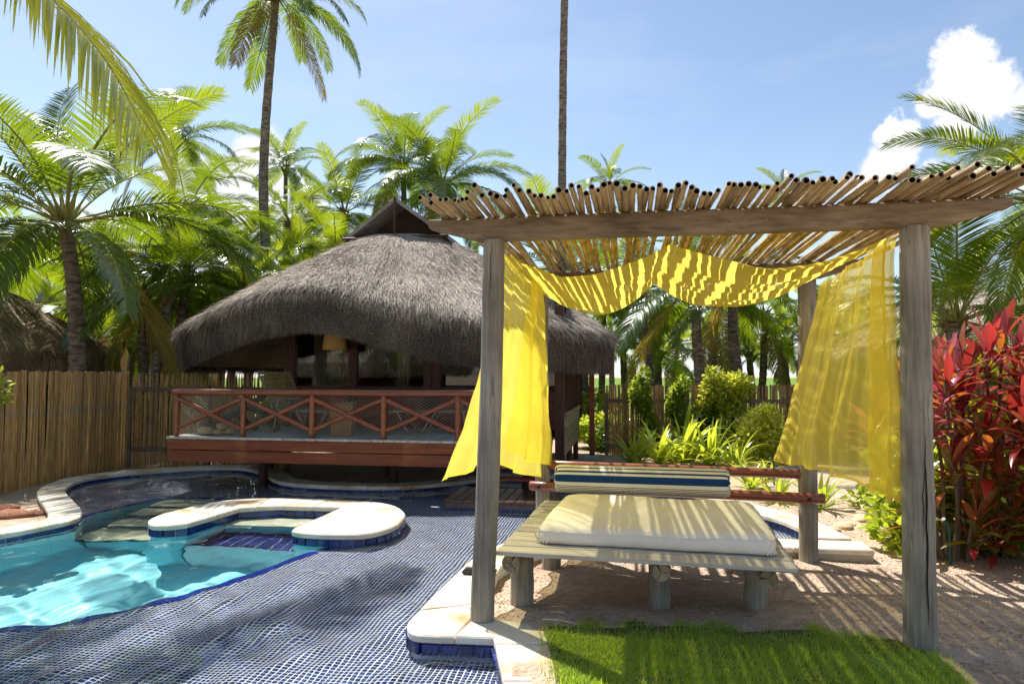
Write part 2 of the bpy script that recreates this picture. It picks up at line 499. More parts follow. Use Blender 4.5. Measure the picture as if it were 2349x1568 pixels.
def lump(a, b): return fbm(a, b, 1.1, 3, 2.3) * .02 + fbm(a, b, 4.5, 2, 8.1) * .012
def ghe(x, y): return gzn(x, y) + lump(x, y)
def make_ground():
    st = .1
    xs = np.arange(-11, 11.01, st); ys = np.arange(-3, 17.01, st)
    X, Y = np.meshgrid(xs, ys)
    Z = gz(X, Y)
    lum = np.vectorize(lump)(X, Y)
    edge = np.minimum.reduce([sstep(X, -11, -10), sstep(-X, -11, -10), sstep(Y, -3, -2), sstep(-Y, -17, -16)])
    Z = np.where(edge < 1, -.10 + (Z + .10) * edge, Z) + lum * edge
    nx, ny = len(xs), len(ys)
    cx = (X[:-1, :-1] + X[1:, 1:]) / 2; cyy = (Y[:-1, :-1] + Y[1:, 1:]) / 2
    keep = ~grid_ok(cx, cyy, W, .10)
    idx = np.arange(nx * ny).reshape(ny, nx)
    F = np.stack([idx[:-1, :-1], idx[:-1, 1:], idx[1:, 1:], idx[1:, :-1]], -1)[keep]
    Vv = np.stack([X, Y, Z], -1).reshape(-1, 3)
    # outer sheet, out to the horizon
    rings = [(-11, 11, -3, 17), (-60, 60, -50, 70), (-2500, 2500, -2500, 2500)]
    base = len(Vv); ov = []; of = []
    for (a, b, c, d) in rings:
        ov += [(a, c, -.10), (b, c, -.10), (b, d, -.10), (a, d, -.10)]
    for k in range(2):
        for i in range(4):
            j = (i + 1) % 4
            of.append((base + k * 4 + i, base + k * 4 + 4 + i, base + k * 4 + 4 + j, base + k * 4 + j))
    Vv = np.vstack([Vv, np.array(ov)]); F = np.vstack([F, np.array(of)])
    me = fastmesh('ground', Vv, F, M['sand'], smooth=True)
    o = link('ground', me); tag(o, kind='structure')
    me2 = newmesh('lawn', [(-200, 17.6, -.07), (200, 17.6, -.07), (200, 400, -.07), (-200, 400, -.07)], [(0, 1, 2, 3)], M['lawn'])
    tag(link('lawn', me2), kind='structure')
make_ground()

CAUST = []
def slab_mesh(outline, z0, z1, bev, mat, name):
    cx = sum(p[0] for p in outline) / len(outline); cyy = sum(p[1] for p in outline) / len(outline)
    n = len(outline)
    # inset by edge normals
    area = sum(outline[i][0] * outline[(i + 1) % n][1] - outline[(i + 1) % n][0] * outline[i][1] for i in range(n))
    if area < 0: outline = outline[::-1]
    ins = []
    for i in range(n):
        p0 = Vector(outline[i - 1]); p1 = Vector(outline[i]); p2 = Vector(outline[(i + 1) % n])
        e1 = (p1 - p0); e2 = (p2 - p1)
        n1 = Vector((-e1.y, e1.x)).normalized() if e1.length > 1e-6 else Vector((0, 0)); n2 = Vector((-e2.y, e2.x)).normalized() if e2.length > 1e-6 else n1
        nn = (n1 + n2)
        nn = nn.normalized() if nn.length > 1e-6 else n1
        ins.append(p1 + nn * bev)
    vs = [(p[0], p[1], z0) for p in outline] + [(p[0], p[1], z1 - bev) for p in outline] + [(p[0], p[1], z1) for p in ins]
    fs = [tuple(reversed(range(n))), tuple(range(2 * n, 3 * n))]
    for k in range(2):
        for i in range(n):
            j = (i + 1) % n
            fs.append((k * n + i, k * n + j, k * n + n + j, k * n + n + i))
    return newmesh(name, vs, fs, mat)

_bt = MB(); _bt.box((0, 0, 0), (1, 1, 1), 0, 0); BT_ME = newmesh('band_tile', _bt.v, _bt.f, M['bandtile'])
_et = MB(); _et.box((0, 0, 0), (1, 1, 1), 0, 0); ET_ME = newmesh('edge_tile', _et.v, _et.f, M['edgetile'])

def resample(pts, step):
    pts = [Vector((p[0], p[1])) for p in pts]
    out = [pts[0]]; acc = 0
    for a, b in zip(pts[:-1], pts[1:]):
        d = (b - a).length; t = 0
        while acc + (d - t) >= step:
            t += step - acc; acc = 0
            out.append(a.lerp(b, t / d))
        acc += d - t
    if (out[-1] - pts[-1]).length > step * .3: out.append(pts[-1])
    return out
def band_tiles(path, parent, z0, z1, step=.14, side=1, me=BT_ME, name='tile', thick=.014, gap=.007, ymin=None):
    pts = resample(path, step)
    for a, b in zip(pts[:-1], pts[1:]):
        d = b - a; L_ = d.length
        if L_ < .03: continue
        nrm = Vector((-d.y, d.x)).normalized() * side
        c = (a + b) / 2 + nrm * (thick / 2 - .002)
        if c.y < 1.5 or abs(c.x) > 8: continue
        o = link(name, me, parent, loc=(c.x, c.y, (z0 + z1) / 2), rot=(0, 0, math.atan2(d.y, d.x)), scale=(L_ - gap, thick, z1 - z0))
        CAUST.append(o)

def offset_path(path, w, side):
    P = [Vector((p[0], p[1])) for p in path]; out = []
    for i, p in enumerate(P):
        t = (P[min(i + 1, len(P) - 1)] - P[max(i - 1, 0)])
        n = Vector((-t.y, t.x)).normalized() * side
        out.append(p + n * w)
    return out

pool_edge = thing('pool_edge', 'pale stone coping with dark blue tile band round the swimming pool', 'pool edge', (0, 5, 0))
def coping_run(path, outer, step, parent, z1=0.0, thick=.045, outward=1):
    """slabs between an inner path and an outer path of the same count"""
    n = len(path)
    L_ = [0]
    for a, b in zip(path[:-1], path[1:]): L_.append(L_[-1] + (Vector(a) - Vector(b)).length)
    def at(pts, s):
        for i in range(n - 1):
            if s <= L_[i + 1] or i == n - 2:
                t = 0 if L_[i + 1] == L_[i] else (s - L_[i]) / (L_[i + 1] - L_[i])
                return Vector(pts[i]).lerp(Vector(pts[i + 1]), max(0, min(1, t)))
    s = 0
    while s < L_[-1] - .05:
        e = min(s + step * rng.uniform(.8, 1.25), L_[-1])
        if L_[-1] - e < .15: e = L_[-1]
        ks = np.linspace(s + .003, e - .003, 5)
        poly = [at(path, k) for k in ks] + [at(outer, k) for k in reversed(ks)]
        dz = rng.uniform(-.003, .003)
        me = slab_mesh([tuple(p) for p in poly], z1 - thick + dz, z1 + dz, .010, M['coping'], 'coping_stone')
        link('coping_stone', me, parent)
        s = e
def wall_run(path, outer, parent, z0, z1, mat, name='wall'):
    poly = list(path) + list(reversed(outer))
    mb = MB()
    n = len(path)
    vs = [(p[0], p[1], z0) for p in path] + [(p[0], p[1], z1) for p in path] + [(p[0], p[1], z0) for p in outer] + [(p[0], p[1], z1) for p in outer]
    fs = []
    for i in range(n - 1):
        fs += [(i, i + 1, n + i + 1, n + i), (2 * n + i, 3 * n + i, 3 * n + i + 1, 2 * n + i + 1), (n + i, n + i + 1, 3 * n + i + 1, 3 * n + i)]
    mb.add(vs, fs)
    o = mb.obj(name, mat, parent); CAUST.append(o); return o

# left and back coping
wl = [.30] * len(run_left)
oL = offset_path(run_left, .32, 1)
coping_run([Vector(p) for p in run_left], oL, .55, pool_edge)
inL = offset_path(run_left, .025, 1); ouL = offset_path(run_left, .29, 1)
wall_run(inL, ouL, pool_edge, -.4, -.043, M['grout'])
band_tiles([tuple(p) for p in offset_path(run_left, .025, 1)], pool_edge, -.16, -.055, side=-1)
# arm behind the day bed
oA = offset_path(run_arm, .34, 1)
coping_run([Vector(p) for p in run_arm], oA, .6, pool_edge, z1=.006)
wall_run(offset_path(run_arm, .025, 1), offset_path(run_arm, .30, 1), pool_edge, -.4, -.037, M['render'])
band_tiles([tuple(p) for p in offset_path(run_arm, .025, 1)], pool_edge, -.20, -.05, step=.10, side=-1)
af = [tuple((c0 + U * .42)[:2])] + arm_front + [(.02, 6.55)]
oF = offset_path(af, .33, 1)
coping_run([Vector(p) for p in af], oF, .7, pool_edge, z1=.003)
wall_run(offset_path(af, .025, 1), offset_path(af, .30, 1), pool_edge, -.4, -.04, M['render'])
# right-hand coping beside the day bed, down to the viewer
outer_r = [(.30, 6.25), (.05, 5.9), (-.09, 5.6), (-.13, 5.25), (-.26, 4.62), (-.10, 4.42), (.05, 4.38), (.10, 4.36), (.19, 4.34), (.22, 3.94), (.24, 3.51), (.34, 2.4), (.45, .8)]
rin = [Vector(p) for p in right_in]; rout = [Vector(p) for p in outer_r]
def coping_poly(ins, outs, parent, z1=0.0):
    me = slab_mesh([tuple(p) for p in ins] + [tuple(p) for p in reversed(outs)], z1 - .045, z1, .010, M['coping'], 'coping_stone'); link('coping_stone', me, parent)
corner = [tuple(p) for p in smoothpoly([right_in[4], right_in[5], right_in[6], right_in[7]], 4)]
g = .004
coping_poly([right_in[0], right_in[1], (-.395, 5.63)], [outer_r[0], outer_r[1], (-.09, 5.63)], pool_edge)
coping_poly([(-.40, 5.62), (-.478, 5.262)], [(-.09, 5.62), (-.15, 5.262)], pool_edge, -.002)
coping_poly([(-.48, 5.25), (-.615, 4.60)], [(-.152, 5.25), (-.262, 4.72)], pool_edge, .001)
coping_poly([(-.617, 4.59)] + [c[:2] for c in corner[1:]] + [(-.345, 4.142)], [(-.262, 4.71), (-.275, 4.62), (-.24, 4.50)], pool_edge, 0)
coping_poly([(-.338, 4.142), (-.11, 4.12), (-.095, 4.03)], [(-.233, 4.495), (-.10, 4.42), (.19, 4.34), (.213, 4.03)], pool_edge, .002)
coping_poly([(-.094, 4.02), (-.08, 3.88), (-.045, 3.55)], [(.214, 4.02), (.22, 3.94), (.238, 3.55)], pool_edge, 0)
coping_poly([(-.044, 3.54), (.02, 2.85)], [(.239, 3.54), (.30, 2.85)], pool_edge, .002)
coping_poly([(.021, 2.84), (.15, .8)], [(.301, 2.84), (.45, .8)], pool_edge, 0)
rp = [Vector(p) for p in [right_in[0], right_in[1], right_in[2], right_in[3]]] + [Vector(c[:2]) for c in corner] + [Vector(p) for p in right_in[8:]]
ro = [Vector(outer_r[0]), Vector(outer_r[1]), Vector(outer_r[2]), Vector(outer_r[3])]
for i in range(len(corner)): ro.append(Vector((-.26, 4.62)).lerp(Vector((-.06, 4.40)), i / (len(corner) - 1)))
ro += [Vector(p) for p in outer_r[8:]]
wall_run(offset_path(rp, .02, 1), [p + Vector((-.02, 0.0)) for p in ro], pool_edge, -.4, -.043, M['grout'])
band_tiles([tuple(p) for p in offset_path(rp, .02, 1)], pool_edge, -.155, -.052, step=.11, side=-1, thick=.034)
# near edge under the viewer
mb = MB(); mb.box((-3.4, .6, -.2), (8.4, .4, .4)); mb.obj('near_wall', M['coping'], pool_edge)

# ------------------------------------------------------------------ shelf mosaic
TS = .034
def make_mosaic():
    ca, sa = math.cos(TH), math.sin(TH)
    a = np.arange(-330, 160); b = np.arange(0, 400)
    Ax, Bx = np.meshgrid(a, b)
    uc = (Ax + .5) * TS; vc = (Bx + .5) * TS
    cx = uc * ca + vc * sa; cyy = -uc * sa + vc * ca      # world position of each cell
    base_ok = grid_ok(cx, cyy, W, .06) & ~inpoly(cx, cyy, B) & (cx > -7.3) & (cyy > .9)
    ui, vi = uc[base_ok], vc[base_ok]
    def world(u, v, z):
        return np.stack([u * ca + v * sa, -u * sa + v * ca, z], -1)
    h = TS / 2
    zs = np.full(len(ui), SHELF - .003)
    q = np.stack([world(ui - h, vi - h, zs), world(ui + h, vi - h, zs), world(ui + h, vi + h, zs), world(ui - h, vi + h, zs)], 1)
    F = np.arange(len(ui) * 4).reshape(-1, 4)
    bed = link('pool_floor', fastmesh('pool_floor', q.reshape(-1, 3), F, M['grout'])); tag(bed, kind='structure'); CAUST.append(bed)
    # tiles: square tablets with a chamfer, 300 nearest ones single
    wx = ui * ca + vi * sa; wy = -ui * sa + vi * ca
    order = np.argsort(wx ** 2 * .7 + wy ** 2 + np.where((wy < 3.45) | (wx > -.0) | (wx < -wy * .75), 1e4, 0))
    near = order[:280]; far = np.setdiff1d(np.arange(len(ui)), near)
    t = TS / 2 - .0044; t2 = t - .0012
    z0 = SHELF - .002; z1 = SHELF + .002
    loc = [(-t, -t, z0), (t, -t, z0), (t, t, z0), (-t, t, z0), (-t2, -t2, z1), (t2, -t2, z1), (t2, t2, z1), (-t2, t2, z1)]
    fl = np.array([(4, 5, 6, 7), (0, 1, 5, 4), (1, 2, 6, 5), (2, 3, 7, 6), (3, 0, 4, 7)])
    r = np.random.RandomState(2)
    jit = r.uniform(-.0009, .0009, (len(ui), 2)); dz = r.uniform(-.0012, .0012, len(ui))
    vs = np.stack([world(ui[far] + p[0] + jit[far, 0], vi[far] + p[1] + jit[far, 1], np.full(len(far), p[2]) + dz[far]) for p in loc], 1)
    F = (np.arange(len(far))[:, None, None] * 8 + fl[None]).reshape(-1, 4)
    o = link('mosaic_tiles', fastmesh('mosaic_tiles', vs.reshape(-1, 3), F, M['mosaic']), bed); o['kind'] = 'stuff'; CAUST.append(o)
    me = newmesh('tile', [(p[0], p[1], p[2] - SHELF) for p in loc], [tuple(x) for x in fl], M['mosaic'])
    for k in near:
        p = world(ui[k], vi[k], SHELF)
        CAUST.append(link('tile', me, bed, loc=tuple(p), rot=(0, 0, RZ)))
make_mosaic()

# ------------------------------------------------------------------ deep basin
basin = thing('pool_basin', 'aqua lined deep basin of the swimming pool with cobalt rim tiles', 'pool', (-3.3, 6.6, DEEP))
mb = MB(); n = len(B)
mb.add([(p[0], p[1], SHELF - .004) for p in B] + [(p[0], p[1], DEEP) for p in B], [(i, n + i, n + (i + 1) % n, (i + 1) % n) for i in range(n)])
CAUST.append(mb.obj('wall', M['aqua'], basin))
mb = MB(); mb.add([(p[0] * 1.0, p[1], DEEP + .001) for p in B], [tuple(range(n))])
CAUST.append(mb.obj('floor', M['aqua'], basin))
rim = [Vector((p[0], p[1])) for p in Bfront]
band_tiles([tuple(p) for p in rim], basin, SHELF - .012, SHELF + .009, step=.115, side=-1, me=ET_ME, thick=.085)
back_rim = [(-3.5, 9.06), (-4.05, 9.3), (-4.72, 9.35), (-5.03, 8.2), (-4.93, 7.9)]
for a, b in zip(back_rim[:-1], back_rim[1:]):
    band_tiles([a, b], basin, SHELF - .012, SHELF + .009, step=.115, side=-1, me=ET_ME, thick=.085)

# submerged steps (pale treads, dark nosing) left of the stone finger
steps = thing('pool_steps', 'four pale submerged treads descending beside the stone finger', 'steps', (-4.3, 8.3, DEEP))
for k, (y0, y1, z, xl, xr) in enumerate(((8.85, 9.28, -.29, -4.66, -3.72), (8.42, 8.83, -.42, -4.70, -3.78), (8.0, 8.40, -.59, -4.72, -3.84), (7.55, 7.98, -.76, -4.74, -3.86))):
    mb = MB(); mb.box(((xl + xr) / 2, (y0 + y1) / 2, z - .02), (xr - xl, y1 - y0, .04), 0, .006)
    CAUST.append(mb.obj('tread', M['beige_tread'], steps))
    mb = MB(); mb.box(((xl + xr) / 2, (y0 + y1) / 2 + .01, (z - .042 + DEEP) / 2), (xr - xl - .02, y1 - y0 - .04, z - .042 - DEEP))
    CAUST.append(mb.obj('riser', M['aqua'], steps))
    band_tiles([(xl, y0 + .012), (xr, y0 + .012)], steps, z - .10, z - .045, step=.12, side=-1)

# ------------------------------------------------------------------ stone island (U-shaped seat wall)
isl = thing('pool_island', 'U-shaped pale stone island standing in the pool', 'stone island', (-2.5, 7.8, DEEP))
# slab cut into stones
fing = [p for p in ISL]
iz = .018
def stone(poly, dz=0):
    link('coping_stone', slab_mesh([tuple(p) for p in poly], iz - .05 + dz, iz + dz, .012, M['coping'], 'coping_stone'), isl)
s1 = smoothpoly([(-3.37, 7.16), (-3.52, 7.06), (-3.70, 7.09), (-3.86, 7.34), (-3.87, 7.66)], 3)
stone([p[:2] for p in s1] + [(-3.80, 7.90), (-3.25, 7.56)])
stone([(-3.247, 7.57), (-3.798, 7.91), (-3.74, 8.06), (-3.63, 8.30), (-3.50, 8.47), (-3.30, 8.58), (-3.03, 8.605), (-2.99, 8.04), (-3.15, 7.97)], .001)
stone([(-2.985, 8.045), (-3.024, 8.605), (-2.57, 8.59), (-2.25, 8.55), (-2.34, 8.065), (-2.75, 8.12)])
s4 = [tuple(p[:2]) for p in smoothpoly([(-2.24, 8.548), (-1.95, 8.47), (-1.62, 8.34), (-1.36, 8.09), (-1.20, 7.72), (-1.17, 7.50)], 3)]
stone(s4 + [(-2.072, 7.52), (-1.98, 8.02), (-2.332, 8.065)], -.001)
s5 = [tuple(p[:2]) for p in smoothpoly([(-1.17, 7.492), (-1.165, 7.25), (-1.22, 6.98), (-1.33, 6.78), (-1.50, 6.67), (-1.8, 6.68), (-2.03, 6.73), (-2.17, 6.82), (-2.19, 6.93)], 3)]
stone(s5 + [(-2.074, 7.512)])
body = [tuple(p) for p in offset_path(ISL + [ISL[0]], .03, -1)][:-1]
ar = sum(ISL[i][0] * ISL[(i + 1) % len(ISL)][1] - ISL[(i + 1) % len(ISL)][0] * ISL[i][1] for i in range(len(ISL)))
sgn = -1 if ar < 0 else 1                      # inward offset side
body = [tuple(p) for p in offset_path(ISL + [ISL[0]], .03, sgn)][:-1]
mb = MB(); mb.prism(body, DEEP - .02, -.2005); CAUST.append(mb.obj('body', M['aqua'], isl))
mb = MB(); mb.prism(body, -.20, iz - .048); CAUST.append(mb.obj('band_backing', M['grout'], isl))
band_tiles(body + [body[0]], isl, -.19, iz - .058, step=.115, side=-sgn, thick=.034)
# bench and blue step inside the U
mb = MB(); mb.box((-2.62, 7.84, -.24), (1.16, .42, .05), math.atan2(-.10, .78), .006); CAUST.append(mb.obj('bench', M['beige_tread'], isl))
mb = MB(); mb.box((-2.62, 7.86, -.76), (1.14, .40, .98), math.atan2(-.10, .78)); CAUST.append(mb.obj('bench_base', M['aqua'], isl))
mb = MB(); mb.box((-2.68, 7.36, -.92), (1.26, .62, .66), math.atan2(-.10, .78)); CAUST.append(mb.obj('step', M['grout'], isl))
for i in range(9):
    for j in range(5):
        q = Vector((-2.68, 7.36)) + Vector((math.cos(-.127), math.sin(-.127))) * (-.56 + i * .14) + Vector((.127, .992)) * (-.248 + j * .124)
        CAUST.append(link('tile', BT_ME, isl, loc=(q.x, q.y, -.588), rot=(0, 0, -.127), scale=(.131, .115, .012)))

# ------------------------------------------------------------------ water
def make_water():
    st = .032
    xs = np.arange(-7.4, 3.3, st); ys = np.arange(.8, 11.9, st)
    X, Y = np.meshgrid(xs, ys)
    r = np.random.RandomState(5)
    Z = np.zeros_like(X)
    for k in range(26):
        lam = r.uniform(.22, 1.0); ang = r.normal(.6, .9)
        kx, ky = math.cos(ang) * 2 * math.pi / lam, math.sin(ang) * 2 * math.pi / lam
        wx = .12 * np.sin(1.7 * Y + k) ; wy = .12 * np.sin(1.3 * X + 2 * k)
        Z += (.0017 if lam > .5 else .0036) * lam * np.sin(kx * (X + wx) + ky * (Y + wy) + r.uniform(0, 6.28))
    # livelier where the jets are (near left), calmer under the deck
    amp = .8 + 1.5 * np.exp(-(((X + 2.6) / 1.9) ** 2 + ((Y - 4.2) / 1.8) ** 2)) - .35 * sstep(Y, 8.5, 10)
    Z = WZ + Z * amp
    nx, ny = len(xs), len(ys)
    cx = (X[:-1, :-1] + X[1:, 1:]) / 2; cyy = (Y[:-1, :-1] + Y[1:, 1:]) / 2
    keep = grid_ok(cx, cyy, W, .05)
    idx = np.arange(nx * ny).reshape(ny, nx)
    F = np.stack([idx[:-1, :-1], idx[:-1, 1:], idx[1:, 1:], idx[1:, :-1]], -1)[keep]
    used = np.unique(F); remap = -np.ones(nx * ny, int); remap[used] = np.arange(len(used))
    me = fastmesh('water', np.stack([X, Y, Z], -1).reshape(-1, 3)[used], remap[F], M['water'], smooth=True)
    o = link('water', me); tag(o, 'clear rippled water filling the swimming pool', kind='structure')
    o.cycles.is_caustics_caster = True
make_water()
for o in CAUST: o.cycles.is_caustics_receiver = True
# ------------------------------------------------------------------ pergola
def wood_material(name, a, b, crack, rough=.75, gscale=7.0, along=2, objrand=.06):
    """weathered round timber: grain drawn out along one axis, dark checks"""
    m, N, L = node_mat(name)
    out = N.new('ShaderNodeOutputMaterial'); p = N.new('ShaderNodeBsdfPrincipled'); L.new(p.outputs[0], out.inputs[0])
    tc = N.new('ShaderNodeTexCoord'); mp = N.new('ShaderNodeMapping'); L.new(tc.outputs['Object'], mp.inputs['Vector'])
    mp.inputs['Rotation'].default_value = (0, 0, TH)
    s = [gscale, gscale, gscale]; s[along] = gscale * .06
    mp.inputs['Scale'].default_value = s
    info = N.new('ShaderNodeObjectInfo')
    w = N.new('ShaderNodeMath'); w.operation = 'MULTIPLY'; w.inputs[1].default_value = 13; L.new(info.outputs['Random'], w.inputs[0])
    def nz(scale, detail, vec):
        n = N.new('ShaderNodeTexNoise'); n.noise_dimensions = '4D'; n.inputs['Scale'].default_value = scale; n.inputs['Detail'].default_value = detail
        L.new(vec, n.inputs['Vector']); L.new(w.outputs[0], n.inputs['W']); return n
    g = nz(4, 8, mp.outputs[0]); blot = nz(2.2, 4, tc.outputs['Object'])
    mx = N.new('ShaderNodeMath'); mx.operation = 'MULTIPLY_ADD'; L.new(blot.outputs['Fac'], mx.inputs[0]); mx.inputs[1].default_value = .6
    hf = N.new('ShaderNodeMath'); hf.operation = 'MULTIPLY'; L.new(g.outputs['Fac'], hf.inputs[0]); hf.inputs[1].default_value = .45
    L.new(hf.outputs[0], mx.inputs[2])
    cr = N.new('ShaderNodeValToRGB'); L.new(mx.outputs[0], cr.inputs[0])
    cr.color_ramp.elements[0].position = .38; cr.color_ramp.elements[0].color = (*a, 1)
    cr.color_ramp.elements[1].position = .66; cr.color_ramp.elements[1].color = (*b, 1)
    ck = nz(1.6, 3, mp.outputs[0])
    ab = N.new('ShaderNodeMath'); ab.operation = 'SUBTRACT'; L.new(ck.outputs['Fac'], ab.inputs[0]); ab.inputs[1].default_value = .5
    ab2 = N.new('ShaderNodeMath'); ab2.operation = 'ABSOLUTE'; L.new(ab.outputs[0], ab2.inputs[0])
    mr = N.new('ShaderNodeMapRange'); L.new(ab2.outputs[0], mr.inputs['Value']); mr.inputs['From Min'].default_value = .002; mr.inputs['From Max'].default_value = .014
    mr.inputs['To Min'].default_value = .55; mr.inputs['To Max'].default_value = 0
    msk = N.new('ShaderNodeMath'); msk.operation = 'MULTIPLY'; L.new(mr.outputs[0], msk.inputs[0])
    mk = N.new('ShaderNodeMapRange'); L.new(blot.outputs['Fac'], mk.inputs['Value']); mk.inputs['From Min'].default_value = .45; mk.inputs['From Max'].default_value = .6
    L.new(mk.outputs[0], msk.inputs[1])
    mc = N.new('ShaderNodeMix'); mc.data_type = 'RGBA'; L.new(msk.outputs[0], mc.inputs['Factor']); L.new(cr.outputs[0], mc.inputs['A']); mc.inputs['B'].default_value = (*crack, 1)
    hs = N.new('ShaderNodeHueSaturation'); L.new(mc.outputs['Result'], hs.inputs['Color'])
    m2 = N.new('ShaderNodeMapRange'); L.new(info.outputs['Random'], m2.inputs['Value']); m2.inputs['To Min'].default_value = 1 - objrand; m2.inputs['To Max'].default_value = 1 + objrand
    L.new(m2.outputs[0], hs.inputs['Value'])
    L.new(hs.outputs[0], p.inputs['Base Color']); p.inputs['Roughness'].default_value = rough; p.inputs['Specular IOR Level'].default_value = .25
    hsum = N.new('ShaderNodeMath'); hsum.operation = 'SUBTRACT'; L.new(g.outputs['Fac'], hsum.inputs[0]); L.new(msk.outputs[0], hsum.inputs[1])
    bu = N.new('ShaderNodeBump'); bu.inputs['Strength'].default_value = .35; bu.inputs['Distance'].default_value = .01; L.new(hsum.outputs[0], bu.inputs['Height']); L.new(bu.outputs[0], p.inputs['Normal'])
    return m
M['post'] = wood_material('weathered_post', (.15, .13, .10), (.38, .345, .28), (.025, .018, .012), gscale=13)
M['beam'] = wood_material('weathered_beam', (.12, .085, .05), (.32, .25, .16), (.025, .016, .01), along=0, gscale=11)
M['plank'] = wood_material('weathered_plank', (.36, .32, .26), (.56, .52, .45), (.08, .06, .04), along=0, objrand=.22)
M['log'] = wood_material('bearer_log', (.22, .17, .10), (.36, .29, .19), (.03, .02, .012), along=1)
M['bamboo_roof'] = surf('bamboo_roof', (.30, .20, .10), (.50, .38, .22), scale=5, stretch=(6, .5, 6), rough=.55, objrand=.32, bump=.3, stain=((.16, .10, .055), 3.0, .50, .66))
M['bamboo_dark'] = surf('bamboo_hollow', (.02, .014, .008), (.04, .028, .016), scale=8, rough=.9)
M['redlog'] = surf('varnished_redwood', (.16, .038, .012), (.27, .075, .024), scale=4, stretch=(.6, 6, 6), rough=.32, spec=.5, coat=.25, objrand=.10)

perg = thing('pergola', 'weathered timber pergola roofed with bamboo poles over the day bed', 'pergola', (1.1, 5.2, 0))
FLb = G(1108, 1424, -.01); FLt = A(1135, 552, FLb.y)
FRb = G(2109, 1480, .0); FRt = A(2097, 506, FRb.y)
RLb = A(1244, 1200, 6.8); RLb.z = -.11; RLt = A(1243, 640, 6.8)
RRb = A(1853, 1250, 6.15); RRb.z = -.12; RRt = A(1851, 640, 6.15)
PT = 2.42                       # post top
def log_post(base, top, r0, r1, name, parent, mat, n=22, rings=26, seed=0.0):
    pts, rad = [], []
    d = Vector(top) - Vector(base)
    for i in range(rings + 1):
        t = i / rings
        pts.append(Vector(base) + d * t + Vector((fbm(t * 2, 0, 1.2, 2, seed + 3) * .012, fbm(t * 2, 5, 1.2, 2, seed) * .012, 0)))
        rad.append((r0 + (r1 - r0) * t) * (1 + .03 * fbm(t * 3, 1, 2, 2, seed + 7)))
    rad.append(rad[-1] * .93); pts.append(pts[-1] + d.normalized() * .006)
    mb = MB(); mb.tube(pts, rad, n)
    return mb.obj(name, mat, parent, smooth=True, ang=50)
for b, t, r0, r1, sd in ((FLb, FLt, .076, .070, 1.1), (FRb, FRt, .089, .079, 5.2), (RLb, RLt, .070, .066, 9.3), (RRb, RRt, .082, .078, 12.7)):
    t = Vector(t); b = Vector(b)
    b2 = Vector((b.x, b.y, b.z - .15))
    t2 = b2 + (t - b2) * ((PT - b2.z) / (t.z - b2.z))
    log_post(b2, t2, r0, r1, 'post', perg, M['post'], seed=sd)
# open drying checks in the front posts
M['check'] = surf('drying_check', (.012, .009, .006), (.03, .022, .014), scale=20, rough=.95)
def check_on(b, t, r, ang, z0, z1, wmax, seed):
    """a wedge-shaped open crack: a thin dark sliver let into the post's face"""
    vs, fs = [], []
    n = 22
    for i in range(n + 1):
        k = i / n; z = z0 + (z1 - z0) * k
        f = (z - b.z) / (t.z - b.z); c = Vector(b).lerp(Vector(t), f)
        a = ang + .10 * fbm(k * 4, 0, 1.5, 3, seed) + .02 * math.sin(k * 40 + seed)
        w = wmax * math.sin(math.pi * min(1, k * 1.02)) ** .7 * (.7 + .5 * abs(fbm(k * 9, 2, 1, 2, seed)))
        for s in (-1, 1):
            aa = a + s * w / r * .5
            vs.append((c.x + math.cos(aa) * (r + .0012), c.y + math.sin(aa) * (r + .0012), z))
    fs = [(2 * i, 2 * i + 1, 2 * i + 3, 2 * i + 2) for i in range(n)]
    mb = MB(); mb.add(vs, fs); return mb.obj('drying_crack', M['check'], perg)
check_on(FRb, FRt, .0905, R(-92), .12, 1.25, .014, 3.1)
check_on(FRb, FRt, .0895, R(-100), .62, 1.05, .006, 8.0)
check_on(FLb, FLt, .0755, R(-105), 2.02, 2.40, .006, 5.0)

def beam(p0, p1, w, h, name, parent, mat, taper=.34):
    """squared log, both ends cut away on the underside"""
    d = (p1 - p0); L_ = d.length; t = d.normalized(); s = Vector((-t.y, t.x, 0))
    st = [0, .02, taper * .5, taper, taper + .05] + [taper + .05 + (L_ - 2 * taper - .1) * k / 16 for k in range(1, 16)] + [L_ - taper - .05, L_ - taper, L_ - taper * .5, L_ - .02, L_]
    vs, fs = [], []
    prof = []
    r = .03
    for cx, cz, a0 in ((w / 2 - r, h - r, 0), (-w / 2 + r, h - r, 90), (-w / 2 + r, r, 180), (w / 2 - r, r, 270)):
        for k in range(4):
            a = R(a0 + 30 * k); prof.append((cx + r * math.cos(a), cz + r * math.sin(a)))
    n = len(prof)
    for x in st:
        e = min(x, L_ - x)
        cut = 0 if e >= taper else (1 - e / taper) * .62
        wob = fbm(x, 0, 1.3, 2, 4.4) * .006
        for (q, z) in prof:
            zz = h - (h - z) * (1 - cut) + wob
            vs.append(tuple(p0 + t * x + s * (q + fbm(x, 3, 1.1, 2, 7) * .006) + Vector((0, 0, zz))))
    for i in range(len(st) - 1):
        for k in range(n):
            k2 = (k + 1) % n
            fs.append((i * n + k, (i + 1) * n + k, (i + 1) * n + k2, i * n + k2))
    fs.append(tuple(range(n))); fs.append(tuple(reversed(range((len(st) - 1) * n, len(st) * n))))
    mb = MB(); mb.add(vs, fs); return mb.obj(name, mat, parent, smooth=True, ang=35)
fl = Vector((FLt.x, FLt.y, PT + .002)); fr = Vector((FRt.x, FRt.y, PT + .002))
ud = (fr - fl).normalized()
beam(fl - ud * .43, fr + ud * .50, .125, .150, 'beam', perg, M['beam'])
rl = Vector((RLt.x, RLt.y, PT + .002)); rr = Vector((RRt.x, RRt.y, PT + .002)); urd = (rr - rl).normalized()
beam(rl - urd * .45, rr + urd * .45, .125, .150, 'beam', perg, M['beam'])
